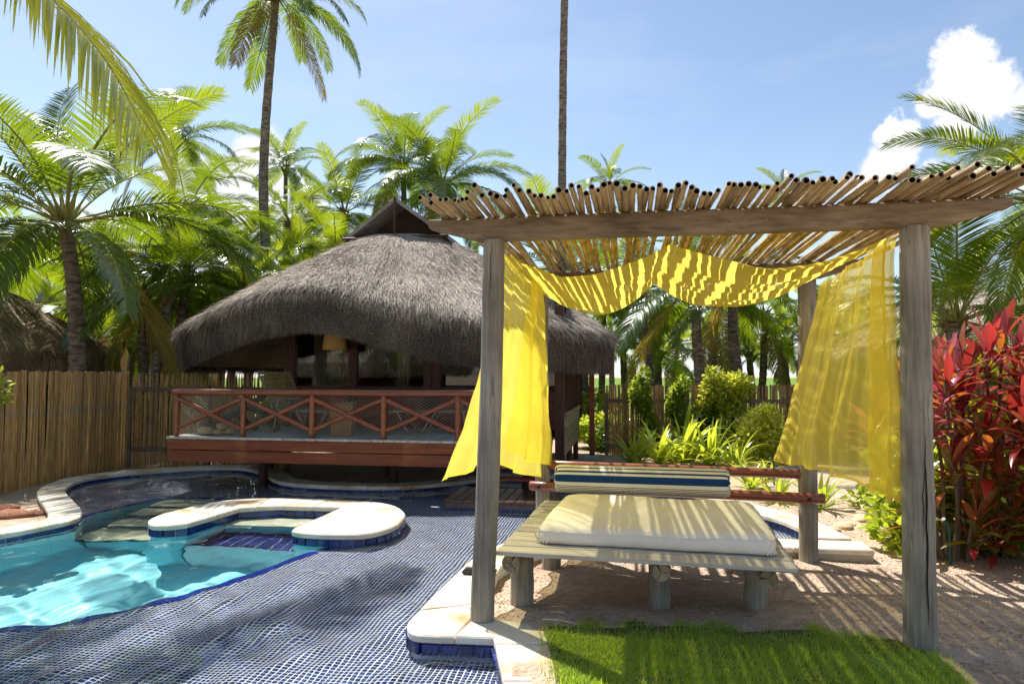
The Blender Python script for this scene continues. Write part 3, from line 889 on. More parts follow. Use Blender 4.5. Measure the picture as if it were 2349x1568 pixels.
BT = PT + .152
# bamboo roof poles
def bamboo_mesh(L_, r, seed, mat, hollow=True, n=9, nodes=.28):
    rr_ = random.Random(seed)
    vs, fs = [], []
    ys = []; y = 0; nxt = rr_.uniform(.05, nodes)
    st = []
    while y < L_ - .02:
        st.append((y, 1.0)); 
        y2 = y + nxt
        if y2 < L_ - .02: st += [(y2 - .012, .975), (y2, 1.15), (y2 + .012, .99)]
        y = y2 + .02; nxt = nodes * rr_.uniform(.75, 1.2)
    st.append((L_, .97))
    bx, bz = rr_.uniform(-.03, .03), rr_.uniform(-.018, .018)
    for (y, k) in st:
        t = y / L_; ox = bx * math.sin(math.pi * t) + .004 * math.sin(9 * t + seed); oz = bz * math.sin(math.pi * t)
        for i in range(n):
            a = 2 * math.pi * i / n
            vs.append((ox + r * k * (1 - .12 * t) * math.cos(a), y, oz + r * k * (1 - .12 * t) * math.sin(a)))
    m = len(st)
    for j in range(m - 1):
        for i in range(n):
            i2 = (i + 1) % n
            fs.append((j * n + i, j * n + i2, (j + 1) * n + i2, (j + 1) * n + i))
    b = len(vs)
    for y, k in ((0, .74), (.10, .70)):
        for i in range(n):
            a = 2 * math.pi * i / n; vs.append((r * k * math.cos(a), y, r * k * math.sin(a)))
    for i in range(n):
        i2 = (i + 1) % n
        fs.append((i, b + i, b + i2, i2)); fs.append((b + i, b + n + i, b + n + i2, b + i2))
    fs.append(tuple(b + n + i for i in range(n))); fs.append(tuple(range((m - 1) * n, m * n)))
    me = newmesh('bamboo_pole', vs, fs, mat); me.materials.append(M['bamboo_dark'])
    mi = [0] * len(me.polygons)
    for k in range(len(fs) - 2 - 2 * n, len(fs) - 1):
        if k >= len(fs) - 2 or (k - (len(fs) - 2 - 2 * n)) % 2 == 1: mi[k] = 1
    me.polygons.foreach_set('material_index', mi)
    smooth_by_angle(me, 50)
    return me
bmesh_var = [bamboo_mesh(3.55, r, k, M['bamboo_roof']) for k, r in enumerate((.0145, .016, .0175, .0190, .0215, .0165, .0185, .0155))]
brad = (.0145, .016, .0175, .0190, .0215, .0165, .0185, .0155)
rb = random.Random(21)
u = -.37; span = (fr - fl).length
vdir = Vector((math.sin(TH), math.cos(TH), 0))
while u < span + .46:
    k = rb.randrange(8)
    u += brad[k] + rb.uniform(-.0026, .0050)
    yaw = rb.gauss(0, .013)
    base = fl + ud * u
    over = rb.uniform(.34, .58) + .05 * math.sin(u * 3.1) + (.10 if rb.random() < .1 else 0)
    up = rb.choice((0, 0, 0, .004, .012, .02)) + (0.035 if rb.random() < .06 else 0)
    o = link('bamboo_pole', bmesh_var[k], perg, loc=(base - vdir * over) + Vector((0, 0, BT - PT + brad[k] + up + .02 - .02)),
             rot=(rb.gauss(.004, .004), 0, -TH + yaw))
    u += brad[k]

# ------------------------------------------------------------------ day bed
PZ = .42
bl = G(1137, 1263, PZ); br = G(1833, 1303, PZ)
bu = (br - bl).normalized(); bv = Vector((-bu.y, bu.x, 0)); brz = math.atan2(bu.y, bu.x)
bw = (br - bl).length
bed = thing('day_bed', 'grey plank day bed platform on short log legs under the pergola', 'day bed', tuple(bl + bu * bw / 2 + bv * .9 - Vector((0, 0, PZ))))
y = 0.0; kk = 0
while y < 1.82:
    w = .150 if kk == 0 else rng.uniform(.115, .14)
    c = bl + bu * (bw / 2 + rng.uniform(-.006, .006)) + bv * (y + w / 2) + Vector((0, 0, -.014 + rng.uniform(-.0015, .0015)))
    mb = MB(); mb.box((0, 0, 0), (bw, w, .028), 0, .004)
    me = newmesh('plank', mb.v, mb.f, M['plank'])
    link('plank', me, bed, loc=c, rot=(0, 0, brz + rng.uniform(-.001, .001)))
    y += w + .014; kk += 1
bdepth = y
def leg_at(px, py):
    p = G(px, py, 0); return p
legs = [leg_at(1192, 1390), leg_at(1512, 1392), leg_at(1738, 1405)]
for i, p in enumerate(legs):
    a = (p - bl).dot(bu)
    for j, back in enumerate((0, 1.25)):
        q = p + bv * back + bv * .07; gzz = gzn(q.x, q.y)
        r = (.078, .074, .073)[i]
        log_post((q.x, q.y, gzz - .12), (q.x + .004, q.y, PZ - .095), r * 1.04, r, 'leg', bed, M['post'], n=16, rings=8, seed=20 + i * 3 + j)
    p0 = bl + bu * (a - (.02, -.02, -.02)[i]) + bv * .055; p0.z = PZ - .030 - .056; p1 = p0 + bv * 1.68
    mb = MB(); rr0 = (.062, .056, .056)[i]
    mb.tube([p0 + (p1 - p0) * k / 8 + Vector((0, 0, -.002)) for k in range(9)], [rr0 * .97] + [rr0] * 8, 16)
    mb.obj('bearer', M['log'], bed, smooth=True, ang=50)
    mb = MB(); c = p0 - bv * .0015
    for t in range(3):
        a0 = 1.1 + t * 2.1 + i
        d = bu * math.cos(a0) + Vector((0, 0, 1)) * math.sin(a0); s_ = bu * -math.sin(a0) + Vector((0, 0, 1)) * math.cos(a0)
        mb.add([tuple(c + s_ * .001), tuple(c - s_ * .001), tuple(c + d * rr0 * .9 - s_ * (.002 if t else .006)), tuple(c + d * rr0 * .9 + s_ * (.002 if t else .006))], [(0, 1, 2, 3)])
    mb.obj('end_crack', M['check'], bed)
# back rails of the day bed (varnished poles bolted to the rear posts)
q0 = Vector((RLb.x, RLb.y, .67)); q1 = Vector((RRb.x, RRb.y, .665)); dq = (q1 - q0).normalized(); sq = Vector((-dq.y, dq.x, 0))
def rail(p0, p1, r, name, parent, mat, n=14):
    d = (p1 - p0); L_ = d.length; t = d.normalized()
    mb = MB(); mb.tube([p0, p0 + t * .012] + [p0 + d * k / 8 for k in range(1, 8)] + [p1 - t * .012, p1], [r * .8, r] + [r] * 7 + [r, r * .8], n)
    return mb.obj(name, mat, parent, smooth=True, ang=40)
br1 = thing('back_rail', 'upper varnished red pole behind the striped bolster', 'rail', tuple(q0), 'back rails of the day bed')
rail(q0 + dq * .06, q1 + dq * .0, .043, 'pole', br1, M['redlog'])
l0 = Vector((RLb.x, RLb.y, .475)) - sq * .112 - dq * .10; l1 = Vector((RRb.x, RRb.y, .475)) - sq * .122 + dq * .13
br2 = thing('back_rail', 'lower varnished red pole bolted across the rear pergola posts', 'rail', tuple(l0), 'back rails of the day bed')
rail(l0, l1, .046, 'pole', br2, M['redlog'])
for p in (l0 + dq * .10, l1 - dq * .13):
    mb = MB(); mb.tube([p - sq * .043, p - sq * .052], [.019, .015], 10); mb.obj('bolt', M['bamboo_dark'], br2)

# mattress
M['mattress'] = surf('mattress_cover', (.80, .74, .64), (.86, .80, .71), scale=2.5, rough=.9, spec=.1, bump=.12, bscale=9, bdist=.03, stain=((.74, .66, .54), 3, .6, .8))
def rrect(hx, hy, r, n=9, pin=0.0):
    pts = []
    for (sx, sy, a0) in ((1, 1, 0), (-1, 1, 90), (-1, -1, 180), (1, -1, 270)):
        for k in range(n):
            a = R(a0 + 90 * k / (n - 1)); pts.append((sx * (hx - r) + r * math.cos(a), sy * (hy - r) + r * math.sin(a)))
    # densify the straight runs
    out = []
    m = len(pts)
    for i in range(m):
        a = Vector(pts[i]); b = Vector(pts[(i + 1) % m]); L_ = (b - a).length
        k = max(1, int(L_ / .045))
        for j in range(k): out.append(tuple(a.lerp(b, j / k)))
    return out
mfl = G(1232, 1248, PZ); mfr = G(1784, 1279, PZ)
mu = (mfr - mfl).normalized(); mv = Vector((-mu.y, mu.x, 0)); mw = (mfr - mfl).length; md = 1.33
mc = mfl + mu * mw / 2 + mv * md / 2
H = .155
base = rrect(mw / 2, md / 2, .085)
vs, fs = [], []
prof = [(.020, .004), (.004, .016), (-.006, .042), (-.006, .07), (.004, .098), (.022, .118), (.055, .128), (.11, .131)] + [(.11 + .055 * k, .131) for k in range(1, 10)]
nb = len(base)
for (ins, z) in prof:
    ring = rrect(mw / 2 - ins, md / 2 - ins, max(.085 - ins * .5, .012)) 
    # keep the same count as the base ring: scale base instead
    kx = (mw / 2 - ins) / (mw / 2); ky = (md / 2 - ins) / (md / 2)
    for (x, y_) in base:
        px, py = x * kx, y_ * ky
        nz_ = fbm(px, py, 2.2, 3, 3.3) * .014 + fbm(px, py, 9, 3, 6.1) * .005
        side = 1 if z < .11 else 0
        wr = fbm(px * 3 + py * 3, z * 4, 5, 3, 9.9) * .010 * side
        dvx = Vector((x, y_)).normalized()
        sagz = -.010 * math.sin(math.pi * min(1, max(0, (x / mw + .5)))) * (1 if z > .09 else 0)
        w = mc + mu * (px + dvx.x * wr) + mv * (py + dvx.y * wr)
        vs.append((w.x, w.y, PZ + .002 + z + (nz_ + sagz if z > .04 else nz_ * .2)))
m = len(prof)
for j in range(m - 1):
    for i in range(nb):
        i2 = (i + 1) % nb
        fs.append((j * nb + i, j * nb + i2, (j + 1) * nb + i2, (j + 1) * nb + i))
cz = len(vs)
cen = [sum(vs[(m - 1) * nb + i][k] for i in range(nb)) / nb for k in range(3)]
vs.append(tuple(cen))
for i in range(nb): fs.append(((m - 1) * nb + i, (m - 1) * nb + (i + 1) % nb, cz))
fs.append(tuple(reversed(range(nb))))
mat_o = thing('mattress', 'cream covered mattress lying on the grey plank day bed', 'mattress', tuple(mc))
mb = MB(); mb.add(vs, fs); mb.obj('cover', M['mattress'], mat_o, smooth=True, ang=75)
# piping round the top edge of the cover
mb = MB(); ring5 = [Vector(v) for v in vs[4 * nb:5 * nb]]; ring5.append(ring5[0])
mb.tube([p + (p - Vector((mc.x, mc.y, p.z))).normalized() * .002 for p in ring5], .0035, 6, caps=False); mb.obj('piping', M['mattress'], mat_o, smooth=True)
# corner gathers
for sx, sgnx in ((-1, 1), (1, -1)):
    mb = MB()
    for k in range(5):
        c = mc + mu * (sx * (mw / 2 - .012)) + mv * (-md / 2 + .012)
        a = R(225 if sx < 0 else 315) + (k - 2) * .26
        d = mu * math.cos(a) + mv * math.sin(a)
        cc = mc + mu * (sx * (mw / 2 - .085)) + mv * (-md / 2 + .085)
        p0 = cc + d * .092; p1 = cc + d * .088 + mu * (-.04 * sx * (k - 1))
        mb.tube([Vector((p0.x, p0.y, PZ + .012)), Vector(((p0 * .5 + p1 * .5).x, (p0 * .5 + p1 * .5).y, PZ + .05 + .008 * k)), Vector((p1.x, p1.y, PZ + .098))], [.006, .007, .002], 6)
    mb.obj('gather', M['mattress'], mat_o, smooth=True)

# bolster
def bolster_material():
    m, N, L = node_mat('bolster_stripes')
    out = N.new('ShaderNodeOutputMaterial'); p = N.new('ShaderNodeBsdfPrincipled'); L.new(p.outputs[0], out.inputs[0])
    tc = N.new('ShaderNodeTexCoord'); sp = N.new('ShaderNodeSeparateXYZ'); L.new(tc.outputs['Object'], sp.inputs[0])
    at = N.new('ShaderNodeMath'); at.operation = 'ARCTAN2'
    ng = N.new('ShaderNodeMath'); ng.operation = 'MULTIPLY'; ng.inputs[1].default_value = -1; L.new(sp.outputs['Y'], ng.inputs[0])
    L.new(ng.outputs[0], at.inputs[0]); L.new(sp.outputs['Z'], at.inputs[1])
    mr = N.new('ShaderNodeMapRange'); L.new(at.outputs[0], mr.inputs['Value']); mr.inputs['From Min'].default_value = -math.pi; mr.inputs['From Max'].default_value = math.pi
    cr = N.new('ShaderNodeValToRGB'); cr.color_ramp.interpolation = 'CONSTANT'; L.new(mr.outputs[0], cr.inputs[0])
    cream = (.78, .74, .64, 1); blue = (.010, .050, .16, 1); dark = (.035, .035, .05, 1)
    stops = [(0, cream), (.20, blue), (.28, cream), (.36, blue), (.40, cream), (.50, blue), (.512, cream), (.578, blue), (.594, cream), (.630, blue), (.653, cream), (.682, blue), (.765, cream)]
    x = .805
    for k in range(6): stops += [(x, dark), (x + .009, cream)]; x += .0215
    e = cr.color_ramp.elements
    e[0].position = 0; e[0].color = cream; e[1].position = .20; e[1].color = blue
    for pos, c in stops[2:]:
        q = e.new(pos); q.color = c
    L.new(cr.outputs[0], p.inputs['Base Color']); p.inputs['Roughness'].default_value = .85; p.inputs['Specular IOR Level'].default_value = .15
    no = N.new('ShaderNodeTexNoise'); no.inputs['Scale'].default_value = 9; L.new(tc.outputs['Object'], no.inputs['Vector'])
    bu_ = N.new('ShaderNodeBump'); bu_.inputs['Strength'].default_value = .2; bu_.inputs['Distance'].default_value = .03; L.new(no.outputs['Fac'], bu_.inputs['Height']); L.new(bu_.outputs[0], p.inputs['Normal'])
    return m
M['bolster'] = bolster_material()
b0 = A(1277, 1098, 6.02); b1 = A(1671, 1105, 5.72)
bc = (b0 + b1) / 2; bL = (b1 - b0).length; brr = .128
bc.z = PZ + .110 + brr * .96
vs, fs = [], []
st = [(-.5, .30), (-.5, .72), (-.495, .88), (-.485, .95), (-.465, .99), (-.43, 1.0)] + [(x, 1.0) for x in np.linspace(-.4, .4, 17)] + [(.43, 1.0), (.465, .99), (.485, .95), (.495, .88), (.5, .72), (.5, .30)]
n = 40
for (x, k) in st:
    for i in range(n):
        a = 2 * math.pi * i / n
        c_, s_ = math.cos(a), math.sin(a)
        sq_ = (abs(c_) ** 2.15 + abs(s_) ** 2.15) ** (-1 / 2.15)
        r = brr * k * sq_ * (1 + .012 * fbm(x * 6, a, 1, 2, 1.2)) * (.93 + .02 * math.sin(a * 7) * (1 if k < .96 else 0))
        vs.append((x * bL + (.012 * math.sin(a * 9) if k < .9 else 0), r * c_ * 1.02, r * s_ * 1.0))
m_ = len(st)
for j in range(m_ - 1):
    for i in range(n):
        i2 = (i + 1) % n; fs.append((j * n + i, j * n + i2, (j + 1) * n + i2, (j + 1) * n + i))
fs.append(tuple(reversed(range(n)))); fs.append(tuple(range((m_ - 1) * n, m_ * n)))
me = newmesh('bolster', vs, fs, M['bolster']); smooth_by_angle(me, 50)
bo = link('bolster', me, loc=bc, rot=(0, 0, math.atan2((b1 - b0).y, (b1 - b0).x)))
tag(bo, 'blue and cream striped bolster at the back of the mattress', 'bolster')

# ------------------------------------------------------------------ sheer yellow cloth
def cloth_material(nm, opac):
    m, N, L = node_mat(nm)
    out = N.new('ShaderNodeOutputMaterial')
    d = N.new('ShaderNodeBsdfDiffuse'); d.inputs['Color'].default_value = (.93, .77, .12, 1)
    t = N.new('ShaderNodeBsdfTranslucent'); t.inputs['Color'].default_value = (1.0, .86, .14, 1)
    tr = N.new('ShaderNodeBsdfTransparent'); tr.inputs['Color'].default_value = (1, .95, .64, 1)
    m1 = N.new('ShaderNodeMixShader'); m1.inputs[0].default_value = .62; L.new(d.outputs[0], m1.inputs[1]); L.new(t.outputs[0], m1.inputs[2])
    lw = N.new('ShaderNodeLayerWeight'); lw.inputs['Blend'].default_value = .35
    mr = N.new('ShaderNodeMapRange'); L.new(lw.outputs['Facing'], mr.inputs['Value']); mr.inputs['To Min'].default_value = opac; mr.inputs['To Max'].default_value = .97
    m2 = N.new('ShaderNodeMixShader'); L.new(mr.outputs[0], m2.inputs[0]); L.new(tr.outputs[0], m2.inputs[1]); L.new(m1.outputs[0], m2.inputs[2])
    L.new(m2.outputs[0], out.inputs[0])
    return m
M['cloth'] = cloth_material('sheer_yellow', .50)
M['cloth_thick'] = cloth_material('gathered_yellow', .74)
def cloth_grid(name, f, nu, nv, parent, mat='cloth'):
    P = np.zeros((nv + 1, nu + 1, 3), np.float32)
    for j in range(nv + 1):
        for i in range(nu + 1): P[j, i] = f(i / nu, j / nv)
    idx = np.arange((nu + 1) * (nv + 1)).reshape(nv + 1, nu + 1)
    F = np.stack([idx[:-1, :-1], idx[:-1, 1:], idx[1:, 1:], idx[1:, :-1]], -1).reshape(-1, 4)
    return link(name, fastmesh(name, P.reshape(-1, 3), F, M[mat], smooth=True), parent)
cf0 = Vector((fl.x, fl.y, 0)) + vdir * .12 + ud * .03; cf1 = Vector((fr.x, fr.y, 0)) + vdir * .12 - ud * .07
cb0 = Vector((rl.x, rl.y, 0)) - vdir * .10; cb1 = Vector((rr.x, rr.y, 0)) - vdir * .10 - ud * .05
MID = .452
def canopy(s, t):
    p = cf0.lerp(cf1, s).lerp(cb0.lerp(cb1, s), t)
    if s < MID: k = s / MID
    else: k = (s - MID) / (1 - MID)
    sag = (1 - (2 * k - 1) ** 2)
    amt = .215 if s < MID else .18
    z = 2.385 - amt * sag * (.90 + .25 * t) - (.035 if s < .02 else 0)
    ph = 2.1 * fbm(s * 2.2, 0, 1.6, 2, 4.0)
    fold = .010 * math.sin(t * 44 + ph * 2.2) * (.35 + .65 * sag) + .012 * math.sin(t * 17 + 3 * ph)
    fold += .020 * math.exp(-((t - .10) / .05) ** 2) * sag
    z += fold + .012 * fbm(s * 5, t * 5, 1, 3, 2.0)
    # gathered towards the tie points
    gather = abs(2 * k - 1) ** 6
    if s > MID and k > .5 or s < MID and k < .5: g2 = .18 * gather
    else: g2 = .05 * gather
    p = p + vdir * (-(t - .12) * 1.9 * g2)
    return (p.x, p.y, z)
can = thing('canopy_cloth', 'sheer yellow cloth draped in two swags beneath the bamboo roof', 'canopy cloth', tuple((cf0 + cb1) / 2))
cloth_grid('drape', canopy, 150, 110, can, 'cloth_thick')
def hem(fn, t0, t1, nu, parent, off=.004, name='hem'):
    return cloth_grid(name, lambda s, t: tuple(np.array(fn(s, t0 + (t1 - t0) * t)) + np.array((0, 0, -off)) + np.array((-.003, -.003, 0))), nu, 2, parent)
hem(canopy, 0.0, .018, 120, can, off=.006)
# right curtain: hangs along the right side, billows inwards
cr0 = Vector((fr.x, fr.y, 0)) - ud * .075 + vdir * .04; cr1 = Vector((rr.x, rr.y, 0)) - ud * .02 - vdir * .06
def curtain_r(s, t):
    # s along the side front->back, t top->bottom
    top = cr0.lerp(cr1, s * (.80 + .2 * min(1, t * 1.5)))
    zb = .80 + .09 * math.sin(s * 3.0) - .07 * s + .20 * max(0, s - .8) ** 2 * 8
    zt = 2.385 - .07 * s
    z = zt + (zb - zt) * t
    blow = (.30 * (t ** 1.3) * s ** 1.5 + .14 * t * math.sin(s * 3.14) ** 2)
    am = .012 + .030 * t
    fold = am * 2.0 * fbm(s * 7, t * .5, 1, 3, 3.2) + .4 * am * math.sin(s * 90 + 4 * fbm(s * 4, t, 1, 2, 1.0)) * (1 - t) ** 1.5
    fold += .05 * t * math.sin(s * 9.0 + 1.2 * fbm(s * 2, t * 1.2, 1, 2, 6.0)) + .02 * fbm(s * 2.5, t * 3.0, 1.3, 3, 5.5)
    p = top - ud * (blow + fold) + vdir * (.05 * t * math.sin(s * 9) - (.0 * t))
    return (p.x, p.y, z + .01 * math.sin(s * 30) * t)
cR = thing('curtain', 'sheer yellow curtain billowing between the two posts beside the red leaved shrub', 'curtain', tuple(cr0), 'yellow pergola curtains')
cloth_grid('panel', curtain_r, 150, 70, cR); hem(curtain_r, .985, 1.0, 120, cR)
# gathered double panel close to the front post
def curtain_r2(s, t):
    q = curtain_r(s * .16, t)
    return (q[0] - .03 - .02 * math.sin(s * 9 + 1), q[1] + .02, q[2] - .015)
cloth_grid('panel', curtain_r2, 40, 50, cR)
# left curtain
cl0 = Vector((fl.x, fl.y, 0)) + ud * .05 + vdir * .14; cl1 = Vector((rl.x, rl.y, 0)) - ud * .0 - vdir * .03
def curtain_l(s, t):
    top = cl0.lerp(cl1, s * (.62 + .38 * min(1, t * 1.35)))
    zb = .84 - .30 * (s ** 1.5) + .16 * math.exp(-((s - .45) / .2) ** 2)
    zt = 2.37 - .04 * s
    z = zt + (zb - zt) * t
    blow = .42 * (t ** 1.5) * (1 - s) ** 1.25 + .10 * t * math.sin(s * 3.14) - .02 * s
    am = .010 + .026 * t
    fold = am * 2.0 * fbm(s * 7, t * .5, 1, 3, 8.2) + .4 * am * math.sin(s * 70 + 4 * fbm(s * 4, t, 1, 2, 2.0)) * (1 - t) ** 1.3 + .03 * t * math.sin(s * 12 + 1) + .02 * fbm(s * 2.5, t * 3.0, 1.3, 3, 7.5)
    p = top - ud * (blow + fold) + vdir * (.05 * t * math.sin(s * 8))
    return (p.x, p.y, z)
cL = thing('curtain', 'sheer yellow curtain blowing out past the post beside the pool', 'curtain', tuple(cl0), 'yellow pergola curtains')
cloth_grid('panel', curtain_l, 150, 70, cL); hem(curtain_l, .985, 1.0, 120, cL)
def curtain_l2(s, t):
    q = curtain_l(.55 + s * .42, t * .93)
    return (q[0] + .06 + .03 * math.sin(s * 8), q[1] - .01, q[2] - .01)
cloth_grid('panel', curtain_l2, 60, 50, cL)

# dark flat box left on the coping beside the post
bx = thing('black_tray', 'small flat black tray resting on the coping behind the pool-side post', 'tray', tuple(G(1098, 1306, 0)))
M['blackplastic'] = surf('black_plastic', (.012, .012, .014), (.025, .025, .028), scale=10, rough=.35)
p = G(1100, 1306, .03)
mb = MB(); mb.box((p.x, p.y, .018), (.26, .10, .026), RZ, .006); mb.obj('body', M['blackplastic'], bx)
mb = MB(); mb.box((p.x, p.y, .034), (.22, .07, .006), RZ, .002); mb.obj('lid', M['blackplastic'], bx)
# ------------------------------------------------------------------ materials for the hut
M['redboard'] = surf('red_hardwood_board', (.15, .027, .008), (.26, .062, .017), scale=3, stretch=(.5, 5, 7), rough=.45, spec=.4, objrand=.12, bump=.15, rot=(0, 0, TH), stain=((.36, .12, .03), 1.6, .58, .72))
M['darkwood'] = surf('dark_hardwood', (.045, .018, .012), (.085, .034, .022), scale=4, stretch=(3, 3, .5), rough=.5, objrand=.1)
M['wetwood'] = surf('wet_dark_board', (.05, .022, .014), (.10, .045, .028), scale=4, stretch=(4, .5, 4), rough=.25, spec=.6, objrand=.18, rot=(0, 0, TH))
M['deckboard'] = surf('grey_deck_board', (.40, .38, .33), (.58, .55, .48), scale=4, stretch=(5, .5, 5), rough=.75, objrand=.12, rot=(0, 0, TH), stain=((.40, .44, .36), 6, .5, .7))
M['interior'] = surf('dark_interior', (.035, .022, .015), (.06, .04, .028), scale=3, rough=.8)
M['housecurtain'] = surf('beige_house_curtain', (.34, .27, .17), (.46, .37, .25), scale=3, stretch=(8, 8, .4), rough=.9)
M['wire'] = surf('galvanised_wire', (.42, .42, .36), (.62, .62, .54), scale=9, rough=.45, metallic=.5)
M['boardgreen'] = surf('weathered_wall_board', (.16, .13, .07), (.26, .22, .12), scale=4, stretch=(4, .6, 5), rough=.6, objrand=.12, rot=(0, 0, TH))
def thatch_material(name, a, b, c):
    m, N, L = node_mat(name)
    out = N.new('ShaderNodeOutputMaterial'); p = N.new('ShaderNodeBsdfPrincipled'); L.new(p.outputs[0], out.inputs[0])
    geo = N.new('ShaderNodeNewGeometry')
    n1 = N.new('ShaderNodeTexNoise'); n1.inputs['Scale'].default_value = 38; n1.inputs['Detail'].default_value = 4; L.new(geo.outputs['Position'], n1.inputs['Vector'])
    n2 = N.new('ShaderNodeTexNoise'); n2.inputs['Scale'].default_value = 1.4; n2.inputs['Detail'].default_value = 5; L.new(geo.outputs['Position'], n2.inputs['Vector'])
    mx = N.new('ShaderNodeMath'); mx.operation = 'MULTIPLY_ADD'; L.new(n1.outputs['Fac'], mx.inputs[0]); mx.inputs[1].default_value = .75
    h = N.new('ShaderNodeMath'); h.operation = 'MULTIPLY'; h.inputs[1].default_value = .46; L.new(n2.outputs['Fac'], h.inputs[0]); L.new(h.outputs[0], mx.inputs[2])
    cr = N.new('ShaderNodeValToRGB'); L.new(mx.outputs[0], cr.inputs[0])
    e = cr.color_ramp.elements
    e[0].position = .46; e[0].color = (*a, 1); e[1].position = .62; e[1].color = (*b, 1); q = e.new(.76); q.color = (*c, 1)
    L.new(cr.outputs[0], p.inputs['Base Color']); p.inputs['Roughness'].default_value = .75; p.inputs['Specular IOR Level'].default_value = .25
    return m
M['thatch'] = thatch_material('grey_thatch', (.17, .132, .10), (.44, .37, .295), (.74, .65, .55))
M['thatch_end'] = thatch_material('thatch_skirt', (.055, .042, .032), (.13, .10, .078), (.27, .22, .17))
M['thatch2'] = thatch_material('brown_thatch', (.15, .10, .065), (.33, .24, .155), (.52, .40, .27))
def glass_material():
    m, N, L = node_mat('window_glass')
    out = N.new('ShaderNodeOutputMaterial')
    t = N.new('ShaderNodeBsdfTransparent'); t.inputs['Color'].default_value = (.75, .78, .75, 1)
    g = N.new('ShaderNodeBsdfGlossy'); g.inputs['Roughness'].default_value = .01
    f = N.new('ShaderNodeFresnel'); f.inputs['IOR'].default_value = 1.6
    mx = N.new('ShaderNodeMixShader'); L.new(f.outputs[0], mx.inputs[0]); L.new(t.outputs[0], mx.inputs[1]); L.new(g.outputs[0], mx.inputs[2]); L.new(mx.outputs[0], out.inputs[0])
    return m
M['glass'] = glass_material()

# ------------------------------------------------------------------ terrace over the pool
O = A(386, 1000, 9.75)
DZ = O.z                                       # deck level
O = Vector((O.x, O.y, 0))
DL = 5.25                                      # deck length along U
DD = 2.05                                      # depth to the hut wall
deck = thing('terrace_deck', 'raised timber terrace of the hut reaching over the pool', 'deck', tuple(O + U * DL / 2 + V))
w = .152
mb = MB(); mb.box((0, 0, 0), (w, DD + .02, .03), 0, .004); PL = newmesh('plank', mb.v, mb.f, M['deckboard'])
k = 0; x = 0
while x < DL - w:
    c = O + U * (x + w / 2) + V * (DD / 2 - .03); c.z = DZ - .015
    link('plank', PL, deck, loc=c + V * rng.uniform(-.006, .006), rot=(0, 0, RZ)); x += w + .009
for z0, h in ((DZ - .033 - .075, .148), (DZ - .033 - .148 - .012 - .078, .156)):
    mb = MB(); c = O + U * DL / 2 + V * .025
    mb.box((0, 0, 0), (DL + .03, .034, h), 0, .004); link('fascia_board', newmesh('fascia_board', mb.v, mb.f, M['redboard']), deck, loc=(c.x, c.y, z0), rot=(0, 0, RZ))
mb = MB(); c = O + U * .0 + V * (DD / 2 + .06); mb.box((c.x, c.y, DZ - .19), (.034, DD - .04, .30), RZ); mb.obj('side_board', M['redboard'], deck)
for q in (.6, 1.3, 1.9):
    mb = MB(); c = O + U * (DL / 2) + V * q; mb.box((c.x, c.y, DZ - .12), (DL - .1, .06, .14), RZ); mb.obj('joist', M['darkwood'], deck)
for a, b in ((.9, 1.0), (3.0, 1.0), (5.0, 1.0), (.5, 1.9), (2.6, 1.9), (5.0, 1.9)):
    c = O + U * a + V * b
    mb = MB(); mb.tube([(c.x, c.y, -.3), (c.x, c.y, DZ - .20)], .07, 10); mb.obj('stilt', M['darkwood'], deck, smooth=True)
# nail heads on the fascia
mb = MB()
for a in (.35, 1.45, 2.55, 3.65, 4.7):
    for z in (DZ - .07, DZ - .15, DZ - .22, DZ - .32):
        c = O + U * a + V * .0065; mb.tube([(c.x, c.y, z), (c.x - V.x * .003, c.y - V.y * .003, z)], .007, 6)
mb.obj('nail_heads', M['bamboo_dark'], deck)
# railing
rz_top = A(400, 892, 9.80).z
rail_o = thing('terrace_railing', 'red log railing with crossed braces and wire mesh on the terrace', 'railing', tuple(O + U * DL / 2))
RV = .07
bays = 5; bw_ = 1.035
def dk(a, z, b=RV): p = O + U * a + V * b; p.z = z; return p
rr_ = .042
x0 = .075
rail(dk(x0 - .06, rz_top - rr_), dk(x0 + bays * bw_ + .06, rz_top - rr_), rr_ * 1.12, 'top_rail', rail_o, M['redlog'])
for k in range(bays + 1):
    rail(dk(x0 + k * bw_, DZ - .002), dk(x0 + k * bw_, rz_top - rr_ * 1.9), rr_ * .98, 'post', rail_o, M['redlog'])
zt, zb = rz_top - .135, DZ + .115
for k in range(bays):
    a0, a1 = x0 + k * bw_ + .035, x0 + (k + 1) * bw_ - .035
    rail(dk(a0, zt), dk(a1, zb), .036, 'brace', rail_o, M['redlog'])
    d = dk(a1, zt) - dk(a0, zb); p0 = dk(a0, zb); 
    rail(p0, p0 + d * .47, .035, 'brace', rail_o, M['redlog']); rail(p0 + d * .53, p0 + d, .035, 'brace', rail_o, M['redlog'])
    # diamond wire netting behind the braces
    mb = MB(); cw, ch = .062, .040
    nx = int((bw_ - .07) / cw); nz_ = int((rz_top - .10 - DZ - .02) / ch)
    wx = (bw_ - .07) / nx; wz = (rz_top - .10 - DZ - .02) / nz_
    for i in range(nx):
        for j in range(nz_):
            ax = a0 + i * wx; z = DZ + .02 + j * wz
            for (q0, q1) in (((ax, z + wz / 2), (ax + wx * .5, z + wz)), ((ax + wx * .5, z + wz), (ax + wx, z + wz / 2)), ((ax, z + wz / 2), (ax + wx / 2, z)), ((ax + wx / 2, z), (ax + wx, z + wz / 2))):
                mb.tube([dk(q0[0], q0[1], RV + .045), dk(q1[0], q1[1], RV + .045)], .0021, 3, caps=False)
    o = mb.obj('wire_mesh', M['wire'], rail_o)

